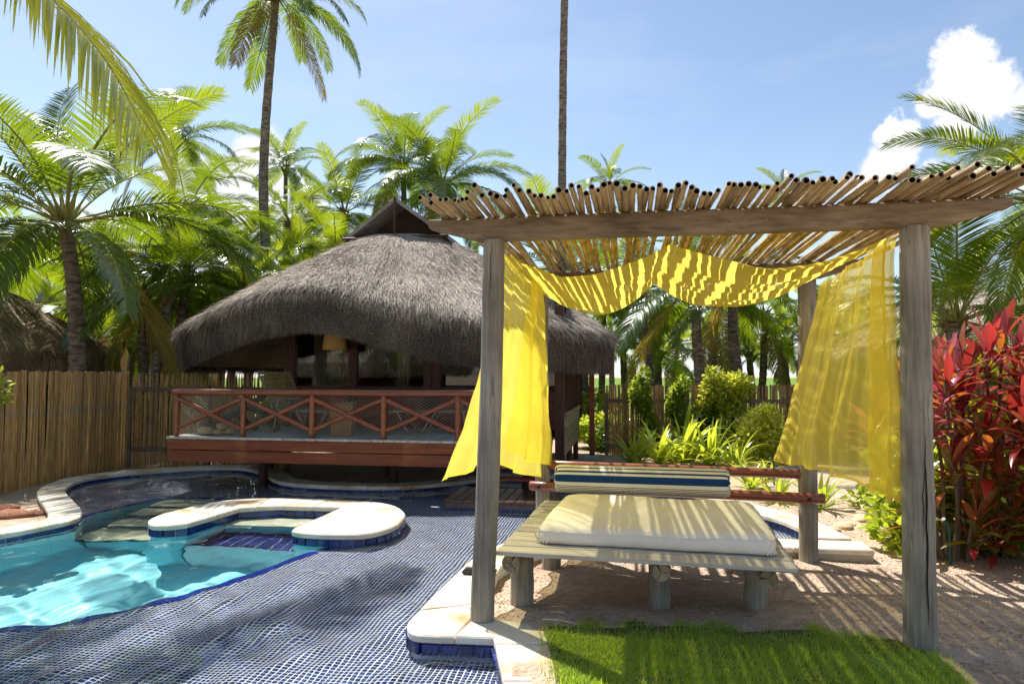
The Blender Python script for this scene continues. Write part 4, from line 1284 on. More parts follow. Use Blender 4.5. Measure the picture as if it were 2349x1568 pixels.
# steps down to the landing in the pool
land = thing('pool_landing', 'low dark plank landing standing in the pool at the foot of the steps', 'landing', tuple(G(1120, 1145, 0)))
LZ = .035
g0 = G(1016, 1146, LZ); lw = 1.36
x = 0
mb = MB(); mb.box((0, 0, 0), (.118, .98, .035), 0, .005); LP = newmesh('plank', mb.v, mb.f, M['wetwood'])
while x < lw:
    c = g0 + U * (x + .06) + V * (.49 + (.05 if x < .1 else 0)); c.z = LZ - .0175
    link('plank', LP, land, loc=c, rot=(0, 0, RZ)); x += .126
mb = MB(); c = g0 + U * (lw / 2) + V * .50; mb.box((c.x, c.y, -.03), (lw - .02, .94, .06), RZ); mb.obj('frame', M['wetwood'], land)
mb = MB(); mb.box((c.x, c.y, -.17), (lw - .10, .88, .21), RZ); CAUST.append(mb.obj('plinth', M['grout'], land))
pl0 = g0 + U * .05 + V * .06; pl1 = g0 + U * (lw - .05) + V * .06
band_tiles([pl0.xy, pl1.xy], land, -.175, -.065, step=.13, side=-1)
stp = thing('deck_steps', 'short red timber stairs from the terrace to the landing', 'stairs', tuple(g0 + U * .7 + V * .7))
s0 = g0 + U * .30 + V * .62; s1 = g0 + U * 1.16 + V * .62
topz = DZ - .02
for q in (s0, s1):
    mb = MB(); e = q + V * .72
    d = V
    vs = []
    for sgn in (-.025, .025):
        for (b, z) in ((-.08, LZ), (.16, LZ), (.88, topz), (.64, topz)):
            p = q + d * b + U * sgn; vs.append((p.x, p.y, z))
    mb.add(vs, [(0, 3, 2, 1), (4, 5, 6, 7), (0, 1, 5, 4), (1, 2, 6, 5), (2, 3, 7, 6), (3, 0, 4, 7)]); mb.obj('stringer', M['redboard'], stp)
    mb = MB(); p = q + V * .60 
for k in range(3):
    t = (k + .8) / 3.6
    c = (s0 + s1) / 2 + V * (.12 + .72 * t); mb = MB(); mb.box((c.x, c.y, LZ + (topz - LZ) * t), ((s1 - s0).length - .06, .24, .032), RZ, .004); mb.obj('tread', M['redboard'], stp)

# ------------------------------------------------------------------ hut body
hut = thing('thatched_hut', 'timber garden hut with glazed front under a large shaggy grey thatch roof', 'hut', tuple(O + U * 2.6 + V * 4))
H0 = O + U * 5.45 + V * (DD - .55)             # front right corner of the hut wall
H0 = Vector((H0.x, H0.y, 0))
HW, HD = 4.75, 4.6
FZ = DZ - .01
def hp(a, b, z): p = H0 + U * a + V * b; p.z = z; return p
def hbox(a0, a1, b0, b1, z0, z1, name, mat, parent=hut, bev=.004):
    c = hp((a0 + a1) / 2, (b0 + b1) / 2, (z0 + z1) / 2)
    mb = MB(); mb.box((0, 0, 0), (abs(a1 - a0), abs(b1 - b0), z1 - z0), 0, bev)
    return link(name, newmesh(name, mb.v, mb.f, mat), parent, loc=c, rot=(0, 0, RZ))
WF = .55                                        # front wall line (behind the deck planks)
SILL = DZ + .62; HEAD = DZ + 2.15
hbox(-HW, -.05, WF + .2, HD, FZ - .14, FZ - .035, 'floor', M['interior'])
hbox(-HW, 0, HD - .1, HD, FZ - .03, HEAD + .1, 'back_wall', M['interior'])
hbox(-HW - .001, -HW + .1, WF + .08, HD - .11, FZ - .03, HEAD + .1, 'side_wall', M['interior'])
for k in range(4):
    hbox(-HW + .02, -.10, WF, WF + .035, FZ + .005 + k * .155, FZ + .005 + k * .155 + .15, 'board', M['redboard'])
cols = [(-HW, .16), (-3.62, .14), (-2.32, .14), (-2.17, .13), (-1.0, .14), (-.16, .15)]
for a, w_ in cols: hbox(a, a + w_, WF - .03, WF + .10, FZ + .004, HEAD, 'column', M['darkwood'])
hbox(-HW + .02, -.02, WF - .01, WF + .07, HEAD + .002, HEAD + .12, 'head_beam', M['darkwood'])
panes = [(-HW + .16, -3.62), (-3.48, -2.32), (-2.04, -1.0), (-.86, -.16)]
for a0, a1 in panes:
    win = hbox(a0 + .002, a1 - .002, WF - .005, WF + .06, SILL + .004, SILL + .06, 'window', M['darkwood'])
    g_ = hbox(a0 + .004, a1 - .004, WF + .02, WF + .028, SILL + .062, HEAD - .004, 'pane', M['glass'], hut, 0)
# interior curtain and lamp, dark ceiling
def house_curtain(a0, a1, b):
    vs, fs = [], []
    n = 60
    for i in range(n + 1):
        a = a0 + (a1 - a0) * i / n; bb = b + .03 * math.sin(i * .9)
        vs += [tuple(hp(a, bb, FZ + .02)), tuple(hp(a, bb, HEAD - .05))]
    fs = [(2 * i, 2 * i + 2, 2 * i + 3, 2 * i + 1) for i in range(n)]
    mb = MB(); mb.add(vs, fs); o = mb.obj('inside_curtain', M['housecurtain'], hut, smooth=True, ang=80)
house_curtain(-4.35, -3.72, WF + .20); house_curtain(-.85, -.2, WF + .20)
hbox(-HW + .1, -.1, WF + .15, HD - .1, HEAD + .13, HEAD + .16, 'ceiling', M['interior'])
lampm = surf('lamp_shade', (.50, .33, .10), (.56, .38, .13), scale=3, rough=.8)
lamp = thing('hanging_lamp', 'tan drum lampshade hanging in the hut doorway under the eave', 'lamp', tuple(hp(-3.25, WF - .25, 2.0)))
lp = A(768, 785, hp(-3.25, WF - .3, 0).y)
mb = MB()
for s in range(1):
    n = 24; vs = []; 
    for z, r in ((lp.z - .12, .20), (lp.z + .12, .17)):
        vs += [(lp.x + r * math.cos(2 * math.pi * i / n), lp.y + r * math.sin(2 * math.pi * i / n), z) for i in range(n)]
    mb.add(vs, [(i, (i + 1) % n, n + (i + 1) % n, n + i) for i in range(n)])
mb.obj('shade', lampm, lamp, smooth=True)
mb = MB(); mb.tube([(lp.x, lp.y, lp.z + .1), (lp.x, lp.y, lp.z + .8)], .006, 6); mb.obj('cord', M['bamboo_dark'], lamp)
mb = MB(); mb.tube([(lp.x - .18, lp.y, lp.z + .1), (lp.x + .18, lp.y, lp.z + .1)], .004, 5); mb.obj('spider', M['bamboo_dark'], lamp)
# closed parasol added inside the room to stand in for a reflection
par = thing('parasol_reflection', 'closed beige parasol added behind the hut glass, standing in for a reflection', 'parasol', tuple(hp(-2.85, WF + .55, FZ)))
pb = hp(-2.85, WF + .55, FZ - .035)
mb = MB(); mb.tube([pb, pb + Vector((0, 0, 1.68))], .019, 8); mb.obj('pole', M['darkwood'], par)
vs, fs = [], []
n = 20
pr_ = [(1.66, .02), (1.60, .05), (1.3, .085), (1.0, .095), (.75, .085), (.70, .10), (.30, .15)]
for z, r in pr_:
    for i in range(n): 
        a = 2 * math.pi * i / n; k = r * (1 + .25 * math.cos(i * math.pi)); vs.append((pb.x + k * math.cos(a), pb.y + k * math.sin(a), pb.z + z))
for j in range(len(pr_) - 1):
    for i in range(n): fs.append((j * n + i, (j + 1) * n + i, (j + 1) * n + (i + 1) % n, j * n + (i + 1) % n))
mb = MB(); mb.add(vs, fs); mb.obj('canopy', surf('parasol_canvas', (.42, .36, .27), (.52, .45, .34), rough=.9), par)
mb = MB(); mb.tube([pb, pb + Vector((0, 0, .06))], [.2, .18], 16); mb.obj('base', M['darkwood'], par)
# right-hand wall: clapboards below, slatted window above
for k in range(3):
    hbox(-.02, .03, WF - .35, 3.3, FZ - .36 + k * .20, FZ - .36 + k * .20 + .19, 'board', M['boardgreen'])
hbox(-.06, -.025, WF + .08, 3.28, FZ - .14, FZ + .24, 'sill_beam', M['darkwood'])
hbox(-.12, .02, WF - .36, WF - .22, FZ - .40, HEAD - .2, 'corner_post', M['darkwood'])
for k in range(9):
    b = WF - .05 + k * .36
    hbox(-.03, .035, b, b + .07, FZ + .246, HEAD - .1, 'bar', M['darkwood'])
hbox(-.05, .055, WF - .20, 3.3, FZ + .247 - .03, FZ + .30, 'sill', M['boardgreen'])
hbox(-.09, -.075, WF - .20, 3.3, FZ + .31, HEAD - .1, 'pane', M['glass'], hut, 0)
for b in (WF - .1, 1.8, 3.2):
    p = hp(-.04, b, -.2); mb = MB(); mb.tube([p, Vector((p.x, p.y, FZ - .37))], .05, 10); mb.obj('stilt', M['darkwood'], hut, smooth=True)

# ------------------------------------------------------------------ thatch roofs
def thatch_roof(center, a, b, z_top, eave, lip, skirt, parent, mat, seed, nstr, nsk, top=.16, power=2.6, name='roof', rz=RZ, view=None, strw=.010, smat=None):
    """eave(phi) -> lip height; a, b half sizes; skirt hangs from the lip"""
    cu, su = math.cos(rz), math.sin(rz)
    n = 128
    def rad(phi):
        c, s = abs(math.cos(phi)) + 1e-9, abs(math.sin(phi)) + 1e-9
        return ((c / a) ** power + (s / b) ** power) ** (-1 / power)
    def pos(phi, t):
        """t 0 top ring .. 1 lip; 1..2 down the skirt (outside)"""
        r1 = rad(phi); zl = eave(phi)
        lump = 1 + .010 * fbm(math.cos(phi) * 3, math.sin(phi) * 3, 1.5, 3, seed)
        if t <= 1:
            k = top + (1 - top) * t
            r = r1 * k * lump
            z = z_top + (zl - z_top) * (t ** 1.03) + .10 * math.sin(math.pi * t) * .35 + .03 * fbm(r * math.cos(phi), r * math.sin(phi), .9, 3, seed + 5)
            if t > .9: z -= (t - .9) ** 2 * 3.2
            if t > .9: pass
        else:
            q = t - 1
            r = r1 * lump * (1 + .018 * math.sin(q * 2.4) - .045 * q)
            z = zl - .032 - skirt * q + .02 * fbm(phi * 6, 0, 1, 2, seed)
        return r, z
    def world(phi, r, z):
        x, y = r * math.cos(phi), r * math.sin(phi)
        return (center[0] + x * cu - y * su, center[1] + x * su + y * cu, z)
    ts = list(np.linspace(0, .9, 16)) + [.94, .97, 1.0, 1.15, 1.4, 1.7, 2.0]
    vs = []; fs = []
    for t in ts:
        for i in range(n):
            phi = 2 * math.pi * i / n
            r, z = pos(phi, t); vs.append(world(phi, r, z))
    for (dr, dzz) in ((-.22, .0), (-.45, .30)):       # underside of the skirt, turning in
        for i in range(n):
            phi = 2 * math.pi * i / n
            r, z = pos(phi, 2.0); vs.append(world(phi, r + dr, z + dzz))
    # sloping underside up to the top
    for i in range(n):
        phi = 2 * math.pi * i / n; r, z = pos(phi, .15); vs.append(world(phi, r, z - .3))
    m = len(ts) + 3
    for j in range(m - 1):
        for i in range(n):
            i2 = (i + 1) % n; fs.append((j * n + i, (j + 1) * n + i, (j + 1) * n + i2, j * n + i2))
    fs.append(tuple(range(n)))
    mb = MB(); mb.add(vs, fs); roof = mb.obj(name, mat, parent, smooth=True, ang=60)
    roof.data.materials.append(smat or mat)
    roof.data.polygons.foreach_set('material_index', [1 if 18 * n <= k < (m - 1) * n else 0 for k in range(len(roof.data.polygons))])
    # straw
    R_ = random.Random(seed)
    S, F = [], []
    def strand(p, d, s, w, L_, curl):
        p = Vector(p); b = len(S)
        q1 = p + d * (L_ * .55); q2 = p + d * L_ + curl
        S.extend([tuple(p - s * w), tuple(p + s * w), tuple(q1 + s * w * .8), tuple(q1 - s * w * .8), tuple(q2)])
        F.append((b, b + 1, b + 2)); F.append((b, b + 2, b + 3)); F.append((b + 3, b + 2, b + 4))
    lo, hi = view if view else (0, 2 * math.pi)
    for k in range(nstr):
        phi = R_.uniform(lo, hi); t = math.sqrt(R_.uniform(.0, 1.0))
        r, z = pos(phi, t); r2, z2 = pos(phi, min(t + .06, 1.0) if t < .97 else t + .05)
        p = Vector(world(phi, r, z)); q = Vector(world(phi, r2, z2)); d = (q - p)
        if d.length < 1e-5: continue
        d.normalize()
        tang = Vector(world(phi + .01, r, z)) - p; tang.normalize()
        nrm = tang.cross(d); nrm = nrm if nrm.z > 0 else -nrm
        d = (d + tang * R_.gauss(0, .20) + nrm * (R_.uniform(.01, .09) if R_.random() < .93 else R_.uniform(.1, .35))).normalized()
        s = (tang + nrm * R_.gauss(0, .5)).normalized()
        strand(p + nrm * .004, d, s, strw * R_.uniform(.35, .8), R_.uniform(.12, .32), Vector((R_.gauss(0, .02), R_.gauss(0, .02), R_.gauss(-.02, .02))))
    NF = [len(F)]
    for k in range(nsk):
        phi = R_.uniform(lo, hi); q = R_.random() ** 1.0; t = .97 + 1.03 * q
        r, z = pos(phi, t); out = Vector(world(phi, 1, 0)) - Vector(world(phi, 0, 0)); out.normalize()
        p = Vector(world(phi, r + .012, z)); tang = Vector((-out.y, out.x, 0))
        if t < 1.06 and R_.random() < .5: d = (out * R_.uniform(.3, .9) + tang * R_.gauss(0, .4) + Vector((0, 0, R_.uniform(-.8, .25)))).normalized(); L_ = R_.uniform(.08, .22); curl = Vector((0, 0, -.06))
        else: d = (Vector((0, 0, -1)) + out * R_.uniform(-.02, .14) + tang * R_.gauss(0, .10)).normalized(); L_ = R_.uniform(.12, .36) ; curl = Vector((R_.gauss(0, .015), R_.gauss(0, .015), 0))
        if t + L_ / skirt > 2.3: L_ = max(.05, (2.3 - t) * skirt * R_.uniform(.5, 1.0))
        s = (tang + out * R_.gauss(0, .6)).normalized()
        strand(p, d, s, strw * R_.uniform(.3, .7), L_, curl)
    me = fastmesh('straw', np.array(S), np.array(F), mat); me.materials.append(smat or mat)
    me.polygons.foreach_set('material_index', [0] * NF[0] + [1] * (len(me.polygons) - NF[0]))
    o = link('straw', me, roof); o['kind'] = 'stuff'
    return roof, pos, world
RC = O + U * 2.32 + V * 3.55
EB = DZ - .68                                     # shift of the measured heights
def eave_main(phi):
    # phi = -pi/2 faces the viewer (front)
    d = (phi + math.pi / 2 + math.pi) % (2 * math.pi) - math.pi
    e = math.exp(-((d + .16) / .55) ** 2)         # lifted brow over the terrace door
    return 2.27 + .58 * e
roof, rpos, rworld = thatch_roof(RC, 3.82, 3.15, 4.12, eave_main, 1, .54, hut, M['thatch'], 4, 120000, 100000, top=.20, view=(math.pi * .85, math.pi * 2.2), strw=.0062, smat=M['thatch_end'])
# gablet on top: dark opening framed by boards
gc = RC - V * .35
gz0, gz1 = 4.06, 4.76
M['gable'] = surf('gable_board', (.16, .15, .14), (.27, .26, .24), scale=4, rough=.7)
def gq(a, b, z): p = gc + U * a + V * b; return (p.x, p.y, z)
gw = .98
mb = MB()
for s in (-1, 1):
    mb.add([gq(s * gw, -.32, gz0 - .02), gq(0, -.32, gz1), gq(0, 1.15, gz1), gq(s * gw, 1.15, gz0 - .02),
            gq(s * gw, -.32, gz0 - .09), gq(0, -.32, gz1 - .08), gq(0, 1.15, gz1 - .08), gq(s * gw, 1.15, gz0 - .09)],
           [(0, 1, 2, 3), (4, 7, 6, 5), (0, 4, 5, 1), (2, 6, 7, 3), (0, 3, 7, 4)])
mb.obj('gablet', M['gable'], hut)
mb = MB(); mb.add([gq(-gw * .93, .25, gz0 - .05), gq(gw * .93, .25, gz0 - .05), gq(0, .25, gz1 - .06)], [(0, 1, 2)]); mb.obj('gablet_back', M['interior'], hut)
rail(Vector(gq(-gw * 1.02, -.36, gz0 - .04)), Vector(gq(gw * 1.02, -.36, gz0 - .04)), .026, 'gablet_bar', hut, M['darkwood'])
rail(Vector(gq(0, -.36, gz0 - .02)), Vector(gq(0, -.36, gz1 - .01)), .022, 'gablet_post', hut, M['darkwood'])
# slim post carrying the eave at the far right
p = A(1358, 1000, 13.4)
sp = thing('eave_post', 'slim reddish post under the right eave of the hut', 'post', (p.x, p.y, -.1))
mb = MB(); mb.box((p.x, p.y, .92), (.10, .10, 2.0), RZ, .006); mb.obj('shaft', M['redboard'], sp)
mb = MB(); mb.box((p.x, p.y, -.05), (.26, .26, .10), RZ, .01); mb.obj('footing', surf('pale_footing', (.35, .45, .36), (.48, .55, .46), rough=.8), sp)

# ------------------------------------------------------------------ things on the terrace
M['tube'] = surf('beige_tube', (.28, .23, .15), (.36, .30, .20), scale=4, rough=.4)
M['strap'] = surf('tan_strap', (.24, .185, .075), (.32, .255, .115), scale=5, rough=.6, objrand=.08)
def lounger(base, ang, label, back_ang=62):
    t = thing('sun_lounger', label, 'sun lounger', tuple(base), 'sun loungers on the terrace')
    d = Vector((math.cos(ang), math.sin(ang), 0)); s = Vector((-d.y, d.x, 0)); z = Vector((0, 0, 1)); b = Vector(base)
    hw = .31
    sh = .34
    ba = R(back_ang)
    bx = Vector((0, 0, 0)) - d * math.cos(ba) + z * math.sin(ba)
    L_, Bk = 1.15, .66
    for k in (-1, 1):
        e = b + s * hw * k
        mb = MB(); mb.tube([e + d * L_ + z * (sh - .02), e + d * (L_ - .06) + z * sh, e + d * .5 + z * sh, e + z * sh, e + bx * .25 + z * sh, e + bx * Bk + z * sh], .015, 8)
        mb.obj('side_frame', M['tube'], t, smooth=True)
        mb = MB(); mb.tube([e + d * (L_ - .12) + z * sh, e + d * (L_ - .25) + z * .1, e + d * (L_ - .31) + z * .016, e + d * (L_ - .45) + z * .016, e + d * (L_ - .52) + z * .10, e + d * (L_ - .70) + z * sh], .014, 8); mb.obj('leg', M['tube'], t, smooth=True)
        mb = MB(); mb.tube([e + d * .18 + z * (sh + .16), e + d * .10 + z * (sh + .17), e + d * .02 + z * .1, e - d * .04 + z * .016, e - d * .18 + z * .016, e - d * .26 + z * .12, e - d * .34 + z * (sh + .2)], .014, 8); mb.obj('leg', M['tube'], t, smooth=True)
    ns = 15
    for i in range(ns):
        c = b + d * (L_ * (i + .5) / ns) + z * (sh + .017)
        mb = MB(); mb.box((0, 0, 0), (.052, hw * 2 + .04, .006), 0, .002); link('strap', newmesh('strap', mb.v, mb.f, M['strap']), t, loc=c, rot=(0, 0, ang))
    nb_ = 10
    for i in range(nb_):
        c = b + bx * (Bk * (i + .6) / nb_) + z * sh
        mb = MB(); mb.box((0, 0, 0), (.046, hw * 2 + .04, .006), 0, .002)
        o = link('strap', newmesh('strap', mb.v, mb.f, M['strap']), t, loc=c + (d * math.sin(ba) + z * math.cos(ba)) * .017, rot=(0, ba, ang))
    return t
lounger(dk(1.28, DZ, 1.05), RZ - .30, 'tan strapped lounger with raised back beside the fence corner of the terrace', 60)
lounger(dk(4.12, DZ, 1.15), RZ + math.pi + .12, 'tan strapped lounger behind the railing bay next to the yellow curtain', 62)
M['stump'] = surf('stump_wood', (.30, .15, .055), (.42, .24, .10), scale=3, stretch=(4, 4, .5), rough=.6)
c = dk(2.42, DZ, .48)
st_ = thing('stump_table', 'square cut wooden stump table behind the railing', 'side table', tuple(c))
vs = []
n = 14
mb = MB(); mb.box((c.x, c.y, DZ + .232), (.30, .28, .46), RZ + .2, .015)
for i, v in enumerate(mb.v):
    k = 1 + .10 * (v[2] - DZ - .23) / .23; mb.v[i] = (c.x + (v[0] - c.x) * k, c.y + (v[1] - c.y) * k, v[2])
mb.obj('block', M['stump'], st_)
mb = MB(); mb.box((c.x, c.y, DZ + .468), (.332, .312, .012), RZ + .2, .004); mb.obj('top', M['stump'], st_)
# driftwood and stones at the left end
M['drift'] = surf('driftwood', (.04, .03, .025), (.14, .11, .085), scale=5, stretch=(2, 2, 2), rough=.85, bump=.6, bscale=14)
c = dk(.28, DZ, .75)
dr = thing('driftwood', 'dark forked driftwood trunk leaning on the terrace corner', 'driftwood', tuple(c))
def limb(pts, r, nm):
    P = smoothpoly(pts, 5); n_ = len(P); mb = MB()
    mb.tube([p + Vector((fbm(i * .3, 1, 1, 2, 3) * .02, 0, fbm(i * .3, 4, 1, 2, 3) * .02)) for i, p in enumerate(P)], [r[0] + (r[1] - r[0]) * i / (n_ - 1) for i in range(n_)], 9); return mb.obj(nm, M['drift'], dr, smooth=True)
limb([dk(.20, DZ + .05, .62), dk(.45, DZ + .22, .72), dk(.75, DZ + .42, .80), dk(1.0, DZ + .58, .95)], (.055, .04), 'limb')
limb([dk(.72, DZ + .42, .80), dk(1.0, DZ + .30, .85), dk(1.15, DZ + .02, .95)], (.085, .06), 'limb')
limb([dk(.60, DZ + .34, .76), dk(.62, DZ + .15, .95), dk(.72, DZ + .02, 1.1)], (.06, .05), 'limb')
M['pebble'] = surf('ochre_stone', (.40, .28, .13), (.54, .40, .21), scale=5, rough=.7, objrand=.12, bump=.2, bscale=10)
def rock_mesh(seed, name='stone', mat=None, sub=2):
    import bmesh
    bm = bmesh.new(); bmesh.ops.create_icosphere(bm, subdivisions=sub, radius=1)
    for v in bm.verts:
        k = 1 + .22 * mnoise.noise(v.co * 1.1 + Vector((seed * 3.1, 0, 0))) + .07 * mnoise.noise(v.co * 3 + Vector((0, seed, 0))); v.co *= k
    me = bpy.data.meshes.new(name); bm.to_mesh(me); bm.free(); me.materials.append(mat or M['pebble'])
    me.polygons.foreach_set('use_smooth', [True] * len(me.polygons)); return me
for a, b, z, sx, lab in ((.42, .26, 0, .13, 'flat ochre stone lowest in the small heap on the terrace corner'), (.60, .30, 0, .10, 'ochre stone between two others beside the driftwood'), (.66, .26, .085, .10, 'pale stone resting on top of the terrace stone heap'), (.74, .34, .0, .11, 'ochre stone on the terrace heap nearest the lounger')):
    p = dk(a, DZ + z, b); me = rock_mesh(a * 20)
    o = link('stone', me, loc=(p.x, p.y, p.z + sx * .46), rot=(0, 0, a * 7), scale=(sx, sx * .75, sx * .5)); tag(o, lab, 'stone', 'stones on the terrace')
for o in CAUST: o.cycles.is_caustics_receiver = True
# ------------------------------------------------------------------ bamboo fences
M['bamboo_fence'] = surf('fence_bamboo', (.37, .195, .055), (.58, .36, .13), scale=5, stretch=(6, 6, .7), rough=.45, spec=.4, objrand=.30, stain=((.30, .26, .18), 3.0, .52, .75))
M['bamboo_fence2'] = surf('fence_bamboo_back', (.28, .155, .06), (.47, .28, .12), scale=5, stretch=(6, 6, .7), rough=.5, objrand=.28)
M['fencerail'] = surf('fence_rail', (.12, .085, .055), (.20, .145, .095), scale=5, rough=.7, objrand=.08)
def pole_mesh(h, r, seed, mat, point=False):
    R_ = random.Random(seed); n = 7; st = [(0, 1)]
    z = R_.uniform(.1, .3)
    while z < h - .06: st += [(z - .008, .97), (z, 1.09), (z + .008, .98)]; z += R_.uniform(.20, .30)
    st.append((h, .95))
    vs, fs = [], []
    bx, by = R_.uniform(-.012, .012), R_.uniform(-.008, .008)
    cut = R_.uniform(-.9, .9)
    for k, (z, q) in enumerate(st):
        ox, oy = bx * math.sin(3 * z / h), by * math.sin(3 * z / h)
        for i in range(n):
            a = 2 * math.pi * i / n
            zz = z + (cut * r * math.cos(a) if k == len(st) - 1 else 0)
            if point and k == len(st) - 1: q2 = .45; zz += .03 * math.cos(a)
            else: q2 = q
            vs.append((ox + r * q2 * math.cos(a), oy + r * q2 * math.sin(a), zz))
    m = len(st)
    for j in range(m - 1):
        for i in range(n): i2 = (i + 1) % n; fs.append((j * n + i, j * n + i2, (j + 1) * n + i2, (j + 1) * n + i))
    b = len(vs)
    for i in range(n):
        a = 2 * math.pi * i / n; vs.append((bx * math.sin(3) + r * .62 * math.cos(a) * (.45 if point else 1), by * math.sin(3) + r * .62 * math.sin(a) * (.45 if point else 1), h - .035))
    for i in range(n): i2 = (i + 1) % n; fs.append(((m - 1) * n + i, (m - 1) * n + i2, b + i2, b + i))
    fs.append(tuple(b + i for i in range(n)))
    me = newmesh('bamboo_pole', vs, fs, mat); smooth_by_angle(me, 50); return me
def fence(p0, p1, h, r, gap, label, mat, seed, rails=(), posts=0, point=False, back=0.0, jitter=.02, hbase=0.0, front=1):
    p0 = Vector(p0); p1 = Vector(p1); d = p1 - p0; L_ = d.length; t = d.normalized(); s = Vector((t.y, -t.x, 0)) * front
    th = thing('bamboo_fence', label, 'fence', tuple(p0.lerp(p1, .5)), 'bamboo fences')
    R_ = random.Random(seed)
    var = [pole_mesh(h, r * q, seed * 10 + k, mat, point) for k, q in enumerate((.8, .9, 1.0, 1.0, 1.1, 1.2))]
    x = 0; n = 0
    ang = math.atan2(t.y, t.x)
    while x < L_:
        k = R_.randrange(6); q = (.8, .9, 1.0, 1.0, 1.1, 1.2)[k]
        x += r * q
        c = p0 + t * x + s * R_.uniform(-.004, .004)
        link('bamboo_pole', var[k], th, loc=(c.x, c.y, c.z - .06 + R_.uniform(-jitter, jitter)), rot=(R_.gauss(0, .006), R_.gauss(0, .008), R_.uniform(0, 6.28))); n += 1
        x += r * q + gap * R_.uniform(.2, 1.8)
    for z in rails:
        mb = MB(); c = p0.lerp(p1, .5) + s * (r * 1.3 + .022); mb.box((0, 0, 0), (L_, .042, .075), 0, .005); link('rail', newmesh('rail', mb.v, mb.f, M['fencerail']), th, loc=(c.x, c.y, c.z + z), rot=(0, 0, ang))
    for k in range(posts):
        c = p0 + d * (k / max(1, posts - 1)) + s * (r * 1.3 + .062); mb = MB(); mb.box((0, 0, 0), (.085, .036, h * .88), 0, .005); link('post', newmesh('post', mb.v, mb.f, M['fencerail']), th, loc=(c.x, c.y, c.z + h * .44 - .05), rot=(0, 0, ang))
    return th
fa = Vector((-7.15, 8.9, -.1)); fb = Vector((-6.93, 12.35, -.1))
fence(fa, fb, 1.76, .0175, -.0022, 'close set golden bamboo fence beside the planting bed by the pool', M['bamboo_fence'], 31, front=-1)
fence(fb + Vector((.03, .12, 0)), fb + Vector((.03, .12, 0)) + U * 3.1, 1.72, .019, .012, 'framed open bamboo fence with pointed tips behind the terrace', M['bamboo_fence2'], 32, rails=(1.40, .32), posts=3, point=True)
# back garden fence to the right of the hut
ga = G(1392, 1042, -.1); gb = ga + Vector((4.1, -.55, 0))
fence(ga, gb, 1.50, .020, .006, 'tall bamboo fence overgrown with climbers in the back garden', M['bamboo_fence2'], 33, rails=(1.12, .2), posts=4)
gc2 = gb + Vector((.02, -.04, 0)); gd = gc2 + Vector((3.2, -1.25, 0))
fence(gc2, gd, 1.52, .020, .004, 'bamboo fence seen through the sheer curtain beside the red shrub', M['bamboo_fence2'], 34, rails=(1.10,), posts=3)
fence(gd + Vector((.05, -.03, 0)), gd + Vector((1.4, -3.8, 0)), 1.50, .021, .004, 'bamboo fence behind the red leaved shrub', M['bamboo_fence2'], 35, rails=(1.10,), posts=2)

# ------------------------------------------------------------------ palm fronds
M['frond'] = leaf_mat('palm_leaflet', (.016, .050, .005), (.05, .105, .008), trans=(.31, .42, .010), tfac=.42, scale=.8, gloss=.16, rough=.32, objrand=.30)
M['frond_young'] = leaf_mat('palm_leaflet_young', (.04, .10, .006), (.09, .16, .010), trans=(.43, .52, .014), tfac=.44, scale=.8, gloss=.14, rough=.32, objrand=.22)
M['frond_old'] = leaf_mat('palm_leaflet_old', (.16, .13, .03), (.24, .19, .05), trans=(.55, .40, .05), tfac=.4, scale=.9, gloss=.1, rough=.45, objrand=.25)
M['rachis'] = surf('palm_rachis', (.20, .20, .05), (.34, .32, .09), scale=3, rough=.5)
M['trunk'] = None
def trunk_material():
    m, N, L = node_mat('palm_trunk')
    out = N.new('ShaderNodeOutputMaterial'); p = N.new('ShaderNodeBsdfPrincipled'); L.new(p.outputs[0], out.inputs[0])
    geo = N.new('ShaderNodeNewGeometry'); info = N.new('ShaderNodeObjectInfo')
    n1 = N.new('ShaderNodeTexNoise'); n1.inputs['Scale'].default_value = 6; n1.inputs['Detail'].default_value = 7
    mp = N.new('ShaderNodeMapping'); mp.inputs['Scale'].default_value = (1.0, 1.0, 3.0); L.new(geo.outputs['Position'], mp.inputs['Vector']); L.new(mp.outputs[0], n1.inputs['Vector'])
    cr = N.new('ShaderNodeValToRGB'); L.new(n1.outputs['Fac'], cr.inputs[0])
    cr.color_ramp.elements[0].position = .36; cr.color_ramp.elements[0].color = (.07, .055, .04, 1)
    cr.color_ramp.elements[1].position = .68; cr.color_ramp.elements[1].color = (.26, .21, .16, 1)
    hs = N.new('ShaderNodeHueSaturation'); L.new(cr.outputs[0], hs.inputs['Color'])
    mr = N.new('ShaderNodeMapRange'); L.new(info.outputs['Random'], mr.inputs['Value']); mr.inputs['To Min'].default_value = .75; mr.inputs['To Max'].default_value = 1.3; L.new(mr.outputs[0], hs.inputs['Value'])
    L.new(hs.outputs[0], p.inputs['Base Color']); p.inputs['Roughness'].default_value = .9
    bu_ = N.new('ShaderNodeBump'); bu_.inputs['Strength'].default_value = .7; bu_.inputs['Distance'].default_value = .03; L.new(n1.outputs['Fac'], bu_.inputs['Height']); L.new(bu_.outputs[0], p.inputs['Normal'])
    return m
M['trunk'] = trunk_material()
M['sheath'] = surf('palm_fibre', (.12, .075, .04), (.25, .165, .09), scale=8, stretch=(1, 1, .3), rough=.9, bump=.5, bscale=20)

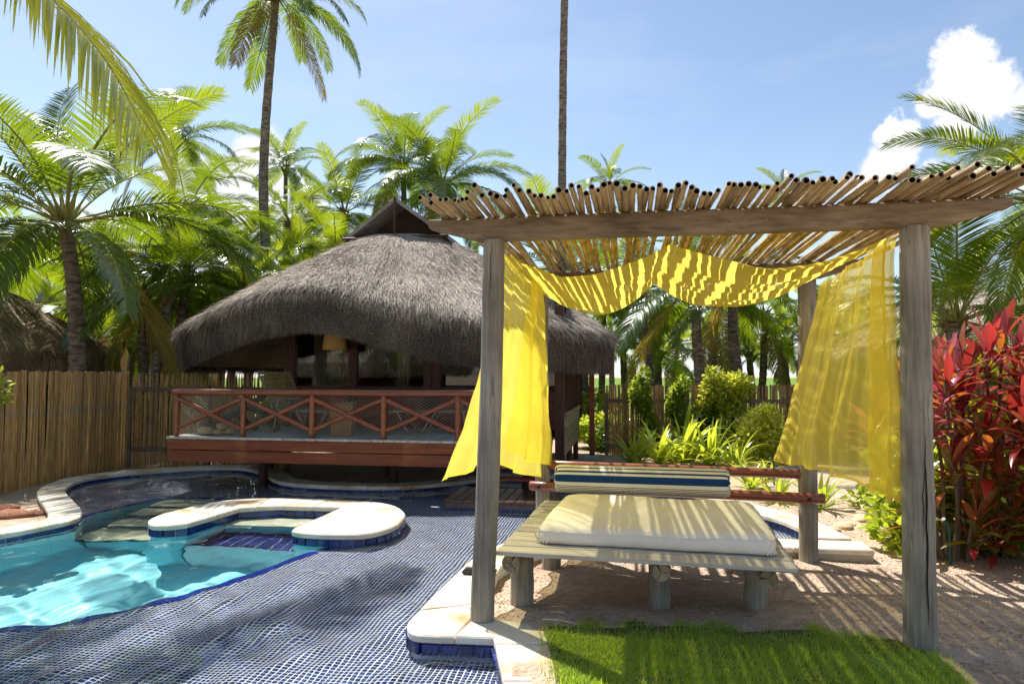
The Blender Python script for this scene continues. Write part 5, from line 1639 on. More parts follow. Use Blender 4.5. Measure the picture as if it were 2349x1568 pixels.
def frond_mesh(elev, bend, droop, seed, L_=4.0, nl=98, mat='frond', lmax=.80, tatter=.1, wid=1.0):
    """one pinnate leaf in its hanging shape; base at the origin, leaving along +X"""
    R_ = random.Random(seed)
    ns = 26
    pts = [Vector((0, 0, 0))]; tang = []
    sway = R_.uniform(-.18, .18)
    for i in range(ns):
        t = i / (ns - 1)
        e = R(elev - bend * (t ** 1.35))
        az = sway * t
        d = Vector((math.cos(e) * math.cos(az), math.cos(e) * math.sin(az), math.sin(e)))
        tang.append(d); pts.append(pts[-1] + d * (L_ / ns))
    tang.append(tang[-1])
    V_, F_ = [], []; mi = []
    # rachis, three-sided and tapering
    n3 = 4
    for i, p in enumerate(pts):
        t = i / ns; r = .030 * (1 - t) ** .8 + .004
        if t < .08: r *= 1.7
        d = tang[min(i, ns)]; s = d.cross(Vector((0, 0, 1))); s = s.normalized() if s.length > .05 else Vector((0, 1, 0)); u_ = s.cross(d)
        for (a, b) in ((1, 0), (0, .7), (-1, 0), (0, -.6)): V_.append(tuple(p + s * r * a + u_ * r * b))
    for i in range(ns):
        for k in range(n3):
            k2 = (k + 1) % n3; F_.append((i * n3 + k, i * n3 + k2, (i + 1) * n3 + k2, (i + 1) * n3 + k)); mi.append(1)
    def at(t):
        x = t * ns; i = min(int(x), ns - 1); return pts[i].lerp(pts[i + 1], x - i), tang[min(i, ns)]
    for side in (-1, 1):
        for k in range(nl):
            if R_.random() < tatter * .4: continue
            t = .16 + .84 * ((k + .5 + R_.uniform(-.25, .25)) / nl)
            p, d = at(min(t, .999))
            s = d.cross(Vector((0, 0, 1))); s = s.normalized() if s.length > .05 else Vector((0, 1, 0)); up = s.cross(d)
            s = s * side
            prof = math.sin(math.pi * min(1, (t - .10) / .98) ** .75) ** .6
            ll = lmax * (.25 + .75 * prof) * R_.uniform(.88, 1.08) * (1 if R_.random() > tatter else R_.uniform(.4, .8))
            if t > .93: ll *= .75
            fwd = .35 + .75 * t
            lift = .45 - .35 * t + R_.uniform(-.1, .1)
            dr = (s + d * fwd + up * lift).normalized()
            w = wid * (.0094 + .0062 * prof) * R_.uniform(.85, 1.15)
            seg = 4; q = p.copy(); b = len(V_)
            g = droop * R_.uniform(.8, 1.25)
            across = d.cross(dr)
            across = d - dr * d.dot(dr); across = across.normalized()
            tilt = R_.uniform(-.35, .35)
            for j in range(seg + 1):
                f = j / seg
                ww = w * (.55 if j == 0 else (1.0 if j < 3 else .72)) if j < seg else 0
                nn = dr.cross(across).normalized()
                aa = (across + nn * tilt).normalized()
                if j < seg: V_ += [tuple(q - aa * ww), tuple(q + aa * ww)]
                else: V_.append(tuple(q))
                dr = (dr + Vector((0, 0, -1)) * g * .38 * (.4 + f)).normalized()
                across = (across - dr * across.dot(dr)).normalized()
                q = q + dr * (ll / seg)
            for j in range(seg - 1): F_.append((b + 2 * j, b + 2 * j + 1, b + 2 * j + 3, b + 2 * j + 2)); mi.append(0)
            F_.append((b + 2 * seg - 2, b + 2 * seg - 1, b + 2 * seg)); mi.append(0)
    me = newmesh('frond', V_, F_, M[mat]); me.materials.append(M['rachis']); me.polygons.foreach_set('material_index', mi)
    me.polygons.foreach_set('use_smooth', [True] * len(me.polygons)); me.update()
    return me
CLS = [(84, 26, .10, 'frond_young'), (68, 52, .18, 'frond_young'), (52, 70, .30, 'frond'), (34, 80, .50, 'frond'), (14, 72, .75, 'frond'), (-10, 58, .95, 'frond'), (-42, 38, 1.0, 'frond_old')]
FR = [[frond_mesh(e + k * 3 - 3, b + (k - 1) * 10, dr, 100 + c * 10 + k, mat=mm) for k in range(3)] for c, (e, b, dr, mm) in enumerate(CLS)]
M['frond_backlit'] = leaf_mat('palm_leaflet_backlit', (.04, .10, .006), (.10, .165, .010), trans=(.46, .55, .014), tfac=.46, scale=.5, gloss=.12, rough=.35, objrand=.35)  # brighter leaf copy: backlight on distant crowns is put into its colour
FRB = []
for row in FR:
    FRB.append([])
    for me in row:
        m2 = me.copy(); m2.name = 'frond'; m2.materials[0] = M['frond_backlit']; FRB[-1].append(m2)
GOLD = 2.39996
def palm(name, crown, base, label, scale=1.0, nf=20, seed=0, r0=.15, r1=.10, bow=.25, classes=None, group=None, azi=None, lod=0, sheath=True):
    """coconut palm: trunk from base to crown, one object per frond"""
    R_ = random.Random(seed)
    base = Vector(base); crown = Vector(crown)
    t = thing(name, label, 'palm tree', tuple(base), group)
    d = crown - base; side = Vector((d.y, -d.x, 0)); side = side.normalized() if side.length > .01 else Vector((1, 0, 0))
    side = (side * R_.choice((-1, 1)) + Vector((R_.uniform(-1, 1), 0, 0))).normalized()
    n = 40 if lod == 0 else 14
    pts, rad = [], []
    for i in range(n + 1):
        f = i / n
        p = base + d * f + side * bow * math.sin(math.pi * f) + side * .06 * math.sin(7 * f + seed)
        pts.append(p - Vector((0, 0, .15)) if i == 0 else p)
        rr0 = r0 + (r1 - r0) * f + (.4 * r0 * (1 - f * 12) if f < .08 else 0)
        rad.append(rr0 * (1 + (.06 if i % 2 else -.03)))
    mb = MB(); mb.tube(pts, rad, 12 if lod == 0 else 8); mb.obj('trunk', M['trunk'], t, smooth=True, ang=80)
    if sheath:
        mb = MB(); up = (pts[-1] - pts[-2]).normalized()
        for k in range(9 if lod == 0 else 5):
            a = k * GOLD; o_ = Vector((math.cos(a), math.sin(a), 0))
            q = crown - up * .25 + up * R_.uniform(-.1, .15)
            mb.tube([q + o_ * r1 * .6, q + o_ * (r1 + .05) + up * .14, q + o_ * (r1 + .15) + up * R_.uniform(.2, .34)], [.055, .05, .02], 5)
        mb.obj('leaf_bases', M['sheath'], t, smooth=True)
    a0 = R_.uniform(0, 6.28)
    for k in range(nf):
        f = (k + .5) / nf
        c = (0, 1, 1, 2, 2, 2, 3, 3, 3, 3, 4, 4, 4, 4, 3, 5, 5, 4, 5, 6)[min(19, int(f * 20))] if classes is None else classes[k % len(classes)]
        az = a0 + k * GOLD + R_.uniform(-.2, .2) if azi is None else azi[k % len(azi)]
        me = (FRB if lod else FR)[c][R_.randrange(3)]
        sc = scale * R_.uniform(.85, 1.1) * (.78 if c == 0 else 1)
        link('frond', me, t, loc=crown + Vector((math.cos(az), math.sin(az), 0)) * r1 * .5 + Vector((0, 0, .02)), rot=(R_.gauss(0, .10), R_.gauss(0, .07), az), scale=(sc, sc, sc))
    return t
def P(px, py, Y): return A(px, py, Y)
def ground_under(px, Y): q = A(px, 900, Y); return (q.x, Y, -.08)
palms = [
 # name label crown(px,py,Y) base px, scale, nf, r0, r1, bow
 ('coconut palm with banded trunk just behind the bamboo fence, broad crown', (150, 515, 13.6), 192, 1.12, 27, .17, .125, .18),
 ('mid height palm with dark crown against the sky above the young palms', (402, 325, 24), 398, .70, 22, .15, .10, .3),
 ('very tall palm with curved trunk, its hanging fronds cut by the picture top', (629, -12, 21), 650, .86, 20, .17, .115, .45),
 ('small sky-lined palm close behind the tall curved trunk', (655, 385, 32), 660, .66, 22, .14, .09, .2),
 ('bushy palm showing above the ridge of the thatch roof', (925, 385, 26), 940, .78, 25, .15, .1, .2),
 ('palm with wide crown to the right of the thatch gable', (1015, 425, 24), 1020, .86, 26, .15, .1, .2),
 ('very tall bare trunk crossing the sky, crown out of the picture', (1308, -360, 19), 1290, 1.0, 20, .135, .095, .5),
 ('palm crown rising just above the bamboo roof poles', (1398, 425, 32), 1405, .55, 18, .14, .09, .2),
 ('short palm with golden crown in front of the far huts', (325, 668, 17), 326, .72, 16, .13, .10, .08),
 ('dark trunked palm left of the thatch roof tip', (424, 632, 17.5), 408, .78, 17, .14, .10, .12),
 ('slender palm beside the grey trunk behind the fence', (262, 735, 21), 266, .55, 13, .12, .085, .1),
 ('smooth grey leaning trunk behind the framed bamboo fence', (382, 668, 16), 338, .62, 10, .115, .085, .05),
 ('young bright palm with upright leaves behind the dark trunks', (430, 480, 20), 440, .75, 14, .13, .1, .1),
 ('young yellow-green palm touching the left slope of the thatch', (565, 655, 18.5), 570, .72, 14, .14, .11, .1),
 ('feathery palm behind the tall curved trunk', (665, 510, 25), 668, .75, 16, .14, .1, .1),
 ('palm crown filling the gap left of the roof gable', (790, 490, 27), 800, .80, 22, .14, .1, .1),
 ('leaning palm trunk under the yellow swag, first from the hut', (1470, 640, 19), 1492, .66, 14, .115, .085, .1),
 ('stout palm seen through the middle of the pergola', (1590, 655, 17), 1604, .78, 16, .145, .115, .12),
 ('brown trunk leaning right behind the overgrown fence', (1650, 690, 20), 1625, .6, 13, .125, .10, .1),
 ('dark stout trunk in the middle of the pergola opening', (1685, 660, 16.5), 1702, .66, 14, .145, .115, .1),
 ('thin dark trunk close to the sheer curtain', (1752, 720, 21), 1742, .62, 13, .12, .10, .1),
 ('small palm above the far right end of the thatch eave', (1385, 690, 24), 1378, .88, 17, .125, .1, .1),
 ('palm with dense dark crown behind the hut eave post', (1300, 640, 22), 1305, .9, 17, .13, .1, .1),
 ('bright palm in the middle distance behind the fence', (1555, 770, 30), 1556, .8, 16, .13, .1, .1),
 ('palm crown peeping over the bamboo roof near the cloud', (1800, 445, 36), 1810, .55, 14, .14, .1, .1),
]
for k, (lab, cr_, bx_, sc, nf, r0, r1, bow) in enumerate(palms):
    c = P(*cr_); palm('palm_tree', c, ground_under(bx_, cr_[2] + rng.uniform(-.15, .15)), lab, sc, nf, 40 + k, r0, r1, bow, classes=(4, 5, 4, 5, 3, 6, 4, 3, 5) if k == 2 else None)
# big palm out of frame on the right, leaves reaching in
palm('palm_tree', (8.75, 11.0, 4.35), (9.1, 11.2, -.1), 'large palm at the right picture edge, leaves arching over the red shrub', .80, 26, 301, .18, .13, .15, lod=1)
palm('palm_tree', (8.1, 12.4, 2.5), (8.1, 12.5, -.1), 'low palm with pale arching leaves behind the red shrub', .80, 20, 302, .16, .13, .05, lod=1)
# palm out of frame on the left: one long leaf hangs into the picture
pl_ = thing('palm_tree', 'near palm at the upper left, one long yellow-green leaf hanging into view', 'palm tree', (-6.9, 6.6, -.1))
pc = Vector((-6.45, 6.1, 6.1))
mb = MB(); mb.tube([Vector((-6.9, 6.6, -.25)).lerp(pc, f) + Vector((-.15 * math.sin(math.pi * f), 0, 0)) for f in [i / 30 for i in range(31)]], [.17 - .05 * i / 30 + (.006 if i % 2 else -.004) for i in range(31)], 12); mb.obj('trunk', M['trunk'], pl_, smooth=True, ang=80)
M['frond_near'] = leaf_mat('palm_leaflet_near', (.13, .20, .008), (.21, .26, .012), trans=(.92, .90, .03), tfac=.56, scale=1.4, gloss=.14, rough=.35)
big = frond_mesh(-16, 50, 1.15, 555, L_=4.2, nl=120, mat='frond_near', lmax=1.35, tatter=.04, wid=1.15)
link('frond', big, pl_, loc=pc, rot=(0, 0, R(0)), scale=(1, 1, 1))
for k, (c, az) in enumerate(((5, 150), (4, 200), (4, 240), (3, 270), (3, 130), (2, 180), (1, 110), (0, 20))):
    link('frond', FR[c][k % 3], pl_, loc=pc, rot=(0, 0, R(az)), scale=(.95,) * 3)

# a tall palm beyond the left picture edge: only its shade reaches the pool
sh = thing('palm_tree', 'tall palm beyond the left picture edge, known by its shade on the pool', 'palm tree', (-8.6, 9.2, -.1))
sc_ = Vector((-6.3, 8.7, 9.6))
mb = MB(); mb.tube([Vector((-8.6 + 2.3 * f ** 2.4, 9.2 - .5 * f, -.2 + 9.8 * f)) for f in [i / 36 for i in range(37)]], [.18 - .07 * i / 36 + (.006 if i % 2 else -.004) for i in range(37)], 12); mb.obj('trunk', M['trunk'], sh, smooth=True, ang=80)
for k in range(7):
    c = (1, 2, 2, 3, 3, 3, 4, 4, 3, 4, 2, 4, 3, 2, 4)[k]
    link('frond', FR[c][k % 3], sh, loc=sc_, rot=(0, 0, k * GOLD), scale=(.78,) * 3)

# rows of palms filling the grounds behind
fr_ = random.Random(77)
ORD = ['first', 'second', 'third', 'fourth', 'fifth', 'sixth', 'seventh', 'eighth', 'ninth', 'tenth', 'eleventh', 'twelfth', 'thirteenth', 'fourteenth', 'fifteenth', 'sixteenth']
def grove(xs, tops, y0, y1, fmt, group, s0):
    for k, px in enumerate(xs):
        px += fr_.uniform(-18, 18); Y = fr_.uniform(y0, y1); top = tops[k % len(tops)] + fr_.uniform(-25, 25)
        palm('palm_tree', P(px, top, Y), ground_under(px + fr_.uniform(-12, 12), Y), fmt % ORD[k], fr_.uniform(.62, .8), 15, s0 + k, .14, .1, .15, group=group, lod=1)
grove([-30, 50, 120, 150, 310, 370, 450, 500, 560, 620, 690, 740, 830, 890, 980, 1060], [640, 560, 700, 610, 690, 590, 700, 640], 23, 38, 'distant palm, %s from the left in the grove behind the huts', 'distant palms behind the huts', 500)
grove([1250, 1350, 1440, 1520, 1610, 1700, 1800, 1900, 2000, 2100, 2200, 2310], [700, 770, 740, 790, 750], 27, 44, 'distant palm, %s from the hut in the grove beyond the garden fence', 'distant palms beyond the garden fence', 600)

# the garden behind the viewer (it shows in the hut's panes)
palm('palm_tree', (-12.5, -7, 5.0), (-12.2, -7.2, -.1), 'palm behind the viewer, mirrored in the hut glass', .9, 16, 701, .15, .11, .2, group='palms behind the viewer', lod=1)
palm('palm_tree', (-20.5, -11, 6.5), (-20.2, -11, -.1), 'taller palm behind the viewer, mirrored in the hut glass', .9, 16, 702, .15, .11, .2, group='palms behind the viewer', lod=1)
palm('palm_tree', (6.5, -10, 5.5), (6.2, -10.3, -.1), 'palm behind the viewer on the pergola side, mirrored in the glass', .9, 16, 703, .15, .11, .2, group='palms behind the viewer', lod=1)

# low young palms that close the view behind fence and hut
low = [(-40, 640, 21), (120, 700, 22.5), (205, 800, 18.5), (300, 790, 22), (470, 770, 21), (530, 740, 19), (620, 720, 22), (700, 640, 22), (770, 610, 23)]
for k, (px, py, Y) in enumerate(low):
    palm('palm_tree', P(px, py, Y), ground_under(px + 4, Y), 'low young palm, %s from the left under the taller crowns' % ORD[k], .66, 15, 800 + k, .13, .11, .05, group='low young palms', lod=1, classes=(0, 1, 1, 2, 2, 3, 3, 4, 2, 3, 4, 3, 4, 5, 4))
low2 = [(1340, 800, 21), (1430, 790, 24), (1510, 815, 22), (1640, 800, 25), (1720, 810, 23), (1800, 800, 21), (1900, 790, 20), (1990, 800, 22)]
for k, (px, py, Y) in enumerate(low2):
    palm('palm_tree', P(px, py, Y), ground_under(px + 4, Y), 'low bright palm behind the garden fence, %s from the hut' % ORD[k], .62, 14, 830 + k, .13, .11, .05, group='low palms behind the garden fence', lod=1, classes=(0, 1, 1, 2, 2, 3, 3, 4, 2, 3, 4, 3, 4, 5))
# ------------------------------------------------------------------ neighbouring huts and the house
hut2 = thing('thatched_hut', 'brown thatched hut half hidden behind the left bamboo fence', 'hut', (-13.4, 15.6, 0))
thatch_roof(Vector((-13.6, 15.4, 0)), 3.75, 3.6, 4.3, lambda p: 2.1, 1, .6, hut2, M['thatch2'], 9, 26000, 22000, top=.14, view=(math.pi * 1.2, math.pi * 2.25), strw=.013)
mb = MB(); mb.box((-13.3, 15.4, 1.0), (5.6, 5.0, 2.3), RZ); mb.obj('wall', M['interior'], hut2)
hut3 = thing('thatched_hut', 'dark thatched hut behind the red shrub and fence', 'hut', (11.2, 17.2, 0))
thatch_roof(Vector((11.2, 17.2, 0)), 3.6, 3.4, 3.7, lambda p: 2.0, 1, .6, hut3, M['thatch'], 12, 16000, 14000, top=.14, view=(math.pi * .8, math.pi * 1.8), strw=.013)
mb = MB(); mb.box((11.2, 17.2, 1.0), (4.8, 4.4, 2.2), RZ); mb.obj('wall', M['interior'], hut3)

hut4 = thing('thatched_hut', 'thatched hut behind the viewer, mirrored in the hut glass', 'hut', (-16, -10, 0))
thatch_roof(Vector((-16.0, -10.0, 0)), 6.0, 5.0, 6.4, lambda p: 2.2, 1, .6, hut4, M['thatch'], 15, 9000, 7000, top=.14, view=(0, math.pi), strw=.02)
mb = MB(); mb.box((-16.0, -10.0, 1.0), (7.5, 5.4, 2.3), 0); mb.obj('wall', M['interior'], hut4)
M['terracotta'] = surf('terracotta_render', (.42, .20, .09), (.50, .25, .12), scale=1, rough=.9)
M['slate'] = surf('grey_roof_tile', (.20, .21, .22), (.32, .33, .34), scale=1.2, stretch=(3, 1, 6), rough=.7)
ap = A(234, 512, 34); hx, hy = ap.x, 34.0
house = thing('house', 'terracotta gabled house with grey tiled roof far behind the palms', 'house', (hx, hy + 4, 0))
mb = MB(); mb.box((hx + .2, hy + 4.2, 3.4), (5.6, 7.6, 6.8)); mb.obj('wall', M['terracotta'], house)
mb = MB(); mb.add([(hx - 2.55, hy + .5, 6.8), (hx + 2.95, hy + .5, 6.8), (hx + .2, hy + .5, ap.z - .3)], [(0, 1, 2)]); mb.obj('gable', M['terracotta'], house)
mb = MB()
for s in (-1, 1):
    mb.add([(hx + .2 + s * 3.6, hy - .6, 6.55), (hx + .2, hy - .6, ap.z), (hx + .2, hy + 8.6, ap.z), (hx + .2 + s * 3.6, hy + 8.6, 6.55),
            (hx + .2 + s * 3.6, hy - .6, 6.37), (hx + .2, hy - .6, ap.z - .2), (hx + .2, hy + 8.6, ap.z - .2), (hx + .2 + s * 3.6, hy + 8.6, 6.37)],
           [(0, 1, 2, 3), (4, 7, 6, 5), (0, 4, 5, 1), (2, 6, 7, 3), (0, 3, 7, 4)])
rf = mb.obj('roof', M['slate'], house)
for dx0, dx1, z0, z1 in ((0, 2.2, ap.z - .3, 6.7), (0, -2.2, ap.z - .3, 6.7)):
    mb = MB(); mb.tube([(hx + .2 + dx0 * .2, hy - .3, z0 - .3), (hx + .2 + dx1 * .55, hy - .3, z1 + .4)], .11, 6); mb.obj('truss', M['darkwood'], house)
mb = MB(); mb.box((hx - 3.4, hy + 2.0, 2.8), (4.4, 4.4, 5.6)); mb.obj('wing', M['terracotta'], house)
mb = MB(); mb.add([(hx - 6.4, hy - 1.0, 5.1), (hx - .9, hy - 1.0, 5.1), (hx - 1.9, hy + 2.2, 7.0), (hx - 5.0, hy + 2.2, 7.0), (hx - 6.4, hy + 5, 5.1), (hx - .9, hy + 5, 5.1)],
                  [(0, 1, 2, 3), (0, 3, 4), (1, 5, 2), (2, 5, 4, 3)]); mb.obj('wing_roof', M['slate'], house)
for x in (-1.2, 1.4):
    mb = MB(); mb.box((hx + .2 + x, hy + .37, 4.6), (1.0, .08, 1.5)); w_ = mb.obj('window', M['darkwood'], house)
    mb = MB(); mb.box((hx + .2 + x, hy + .30, 4.6), (.8, .05, 1.3)); mb.obj('pane', M['glass'], w_)

# ------------------------------------------------------------------ shrubs, climbers
def leaf_shape(L_, w, fold=.25, curl=.2, n=3):
    """local leaf: spine along +X, folded along the midrib"""
    V_, F_ = [], []
    for i in range(n + 1):
        t = i / n
        ww = w * math.sin(math.pi * min(.98, .08 + .9 * t)) ** .8
        z = -curl * L_ * t * t
        V_ += [(L_ * t, -ww, z + fold * ww), (L_ * t, 0, z), (L_ * t, ww, z + fold * ww)]
    for i in range(n):
        b = i * 3; F_ += [(b, b + 3, b + 4, b + 1), (b + 1, b + 4, b + 5, b + 2)]
    return np.array(V_), np.array(F_)
def scatter_leaves(blobs, count, L_, w, seed, mat, name, up=.4, n=2, size=(.6, 1.2)):
    """leaves through and over a set of ellipsoids (c, r)"""
    R_ = np.random.RandomState(seed)
    lv, lf = leaf_shape(1, w / L_, .3, .25, n)
    vol = np.array([b[1][0] * b[1][1] * b[1][2] for b in blobs]) ** .7; vol /= vol.sum()
    VV, FF = [], []
    for k in range(count):
        c, r = blobs[R_.choice(len(blobs), p=vol)]
        d = R_.normal(size=3); d /= np.linalg.norm(d)
        rad = R_.uniform(.30, 1.10) ** .5 * (1 + .42 * mnoise.noise(Vector(d * 1.9) + Vector((seed * 1.3, c[0], 0))))
        p = np.array(c) + d * np.array(r) * rad
        x = d * .8 + R_.normal(size=3) * .55 + np.array([0, 0, up]); x /= np.linalg.norm(x)
        y = np.cross([0, 0, 1], x) + R_.normal(size=3) * .45; y -= x * y.dot(x); y /= (np.linalg.norm(y) + 1e-9)
        z = np.cross(x, y); s = L_ * R_.uniform(*size)
        VV.append(p + (lv[:, :1] * x + lv[:, 1:2] * y + lv[:, 2:] * z) * s); FF.append(lf + k * len(lv))
    return fastmesh(name, np.vstack(VV), np.vstack(FF), mat, smooth=True)
M['leaf_var'] = leaf_mat('variegated_leaf', (.22, .28, .02), (.50, .50, .08), trans=(.95, .95, .10), tfac=.56, scale=16, gloss=.2, rough=.3)
M['leaf_dark'] = leaf_mat('dark_glossy_leaf', (.03, .07, .010), (.075, .13, .018), trans=(.40, .55, .04), tfac=.40, scale=9, gloss=.25, rough=.25)
M['leaf_mid'] = leaf_mat('mid_green_leaf', (.07, .14, .012), (.16, .24, .02), trans=(.62, .74, .05), tfac=.48, scale=6, gloss=.18, rough=.3)
M['leaf_lime'] = leaf_mat('lime_leaf', (.17, .26, .015), (.28, .37, .03), trans=(.78, .88, .06), tfac=.50, scale=6, gloss=.15, rough=.35)
M['stem'] = surf('shrub_stem', (.10, .07, .045), (.18, .13, .085), scale=8, rough=.85)
def shrub(base, blobs, count, L_, w, mat, label, seed, name='shrub', group=None, stems=4):
    base = Vector(base); t = thing(name, label, 'shrub' if name == 'shrub' else name.replace('_', ' '), tuple(base), group)
    o = link('foliage', scatter_leaves(blobs, count, L_, w, seed, M[mat], 'foliage'), t)
    R_ = random.Random(seed); mb = MB()
    for k in range(stems):
        c, r = blobs[k % len(blobs)]
        q = Vector(c) + Vector((R_.uniform(-.5, .5) * r[0], R_.uniform(-.5, .5) * r[1], R_.uniform(-.2, .5) * r[2])); b0 = base + Vector((R_.uniform(-.1, .1), R_.uniform(-.1, .1), -.05))
        mb.tube([b0, b0.lerp(q, .5) + Vector((R_.uniform(-.06, .06), R_.uniform(-.06, .06), 0)), q], [.014, .011, .006], 5)
    mb.obj('stem', M['stem'], t, smooth=True)
    return t
def Gg(px, py): return G(px, py, -.1)
# variegated rounded bush right of the overgrown fence
def blob_col(px, ys, Y, r): return [(tuple(A(px + dx, y, Y)), (rr, rr * .8, rr)) for (y, dx, rr) in ys]
b = Gg(1745, 1062); shrub(b, [((b.x, b.y, .42), (.42, .38, .42)), ((b.x + .28, b.y + .05, .30), (.34, .3, .34)), ((b.x - .22, b.y, .22), (.25, .25, .28)), ((b.x + .12, b.y, .78), (.25, .22, .22))], 3400, .085, .028, 'leaf_var', 'rounded yellow variegated bush beside the sheer curtain', 61)
b = Gg(1682, 1050); shrub(b, [((b.x, b.y + .1, .55), (.30, .25, .5)), ((b.x - .1, b.y + .2, 1.15), (.42, .25, .38)), ((b.x + .15, b.y + .2, 1.30), (.36, .25, .25)), ((b.x - .05, b.y, .1), (.3, .3, .25))], 3000, .10, .036, 'leaf_var', 'tall yellow-green shrub leaning on the bamboo fence', 62)
b = Gg(1610, 1046); shrub(b, [((b.x, b.y, .30), (.40, .3, .45)), ((b.x + .1, b.y, .75), (.3, .25, .3)), ((b.x - .3, b.y, .1), (.3, .25, .3))], 2200, .09, .036, 'leaf_dark', 'dark green shrub at the foot of the bamboo fence', 63)
for k, (px, lab, ht) in enumerate(((1468, 'climber on the bamboo fence closest to the hut', 1.55), (1540, 'thin climber in the middle of the bamboo fence', 1.5), (1590, 'climber with yellow tips on the bamboo fence', 1.62))):
    f_ = (px - 1392) / (1800 - 1392.0); q = ga.lerp(gb, f_) + Vector((0, -.16, 0))
    bl_ = [((q.x + .12 * math.sin(z * 4 + k), q.y, z), (.17 + .05 * math.sin(z * 7 + k), .10, .17)) for z in np.arange(.0, ht, .17)]
    shrub((q.x, q.y, -.1), bl_, 1500, .085, .034, 'leaf_mid' if k != 2 else 'leaf_var', lab, 70 + k, name='climber', group='climbers on the garden fence')
b = Gg(1405, 1035); shrub(b, [((b.x, b.y, .18), (.45, .35, .3)), ((b.x + .5, b.y, .05), (.4, .3, .22)), ((b.x + .1, b.y, .42), (.28, .25, .2))], 2400, .085, .032, 'leaf_dark', 'low dark shrub beside the slim eave post', 64)
q = Vector((3.1, 17.2, -.1)); 
M['redflower'] = surf('red_flower', (.55, .03, .02), (.7, .06, .03), rough=.6)
def flower_bush(base, r, label, seed):
    t = shrub(base, [((base[0], base[1], r * .55), (r, r * .8, r * .6))], 2200, .10, .04, 'leaf_lime', label, seed)
    R_ = random.Random(seed); mb = MB()
    for k in range(26):
        a = R_.uniform(0, 6.28); e = R_.uniform(.1, 1.3); p = Vector(base) + Vector((math.cos(a) * math.cos(e) * r, math.sin(a) * math.cos(e) * r * .8, r * .55 + math.sin(e) * r * .6 + .1))
        for j in range(5):
            aa = j * 1.257; d = Vector((math.cos(aa), math.sin(aa), .3)) * .045; s_ = Vector((-math.sin(aa), math.cos(aa), 0)) * .02
            mb.add([tuple(p), tuple(p + d + s_), tuple(p + d * 1.3), tuple(p + d - s_)], [(0, 1, 2, 3)])
    mb.obj('flowers', M['redflower'], t)
flower_bush((1.95, 15.6, -.1), .55, 'lime green bush with red flowers between hut and eave post', 81)
flower_bush((2.6, 21.0, -.1), .9, 'red flowering bush on the far lawn edge', 82)
# hedge-like bushes below the palms, behind the left fences
for k, (x, y, r, lab) in enumerate(((-10.2, 16.2, .9, 'bright bush behind the left fence below the leaning trunk'), (-8.3, 17.4, .8, 'bright bush behind the left fence below the golden palm'), (-6.6, 15.6, .7, 'bush with red blossom just behind the framed fence'), (-5.4, 16.8, .8, 'bush under the left eave of the thatch roof'))):
    if k == 2: flower_bush((x, y, -.1), r * 1.2, lab, 90)
    else: shrub((x, y, -.1), [((x, y, .6), (r, r * .8, .85)), ((x + r, y + .2, .4), (r * .7, r * .6, .7))], 1800, .16, .06, 'leaf_lime', lab, 91 + k)
b = Vector((-7.0, 9.15, -.1)); shrub(b, [((-6.98, 9.1, 1.55), (.12, .15, .22)), ((-6.95, 9.3, 1.3), (.08, .12, .2))], 130, .10, .034, 'leaf_lime', 'leafy sprig over the top of the golden fence at the picture edge', 96, stems=2)

# ------------------------------------------------------------------ strap-leaved lilies
M['strapleaf'] = leaf_mat('strap_leaf', (.17, .25, .015), (.30, .37, .03), trans=(.80, .86, .06), tfac=.50, scale=5, gloss=.2, rough=.3, objrand=.2)
def strap_mesh(L_, w, elev, bend, seed):
    R_ = random.Random(seed); V_, F_ = [], []; p = Vector((0, 0, 0)); n = 7
    for i in range(n + 1):
        t = i / n; e = R(elev - bend * t ** 1.5); ww = w * (.55 + .45 * math.sin(math.pi * min(1, t * 1.3))) * (1 - t ** 3) + .0005
        V_ += [(p.x, p.y - ww, p.z + .35 * ww), (p.x, p.y, p.z), (p.x, p.y + ww, p.z + .35 * ww)]
        p = p + Vector((math.cos(e), 0, math.sin(e))) * (L_ / n)
    for i in range(n): b = 3 * i; F_ += [(b, b + 3, b + 4, b + 1), (b + 1, b + 4, b + 5, b + 2)]
    me = newmesh('leaf', V_, F_, M['strapleaf'], smooth=True); return me
STR = [strap_mesh(.62, .022, e, bd, k) for k, (e, bd) in enumerate(((82, 25), (70, 50), (58, 75), (44, 85), (28, 70), (64, 110)))]
lil = [(1455, 1066, .85, 'lily clump closest to the hut behind the upper red pole'), (1512, 1062, 1.05, 'tallest bright lily clump behind the striped bolster'), (1568, 1058, 1.25, 'broad lily clump in the middle above the bolster'), (1630, 1066, 1.0, 'lily clump above the bolster end in front of the dark shrub'),
       (1690, 1072, .8, 'small lily clump in front of the variegated bush'), (1722, 1118, .8, 'lily clump between the two red poles'), (1785, 1150, .75, 'lily clump under the lower red pole'), (1880, 1165, .85, 'lily clump right of the rear pergola post'), (1760, 1100, .6, 'little lily tuft below the billowing curtain edge')]
ln = random.Random(12)
for k, (px, py, sc, lab) in enumerate(lil):
    b = Gg(px, py); b.z = ghe(b.x, b.y) - .01
    sc *= 1.6 if b.y > 11 else 1.15
    t = thing('strap_lily', lab, 'lily', tuple(b), 'strap leaved lilies')
    for j in range(30):
        az = j * GOLD + ln.uniform(-.3, .3); me = STR[min(5, int(ln.random() ** .8 * 6))]; s = sc * ln.uniform(.75, 1.15)
        link('leaf', me, t, loc=b + Vector((math.cos(az), math.sin(az), 0)) * .03 * sc, rot=(ln.gauss(0, .15), ln.gauss(0, .08), az), scale=(s, s * 1.5, s))

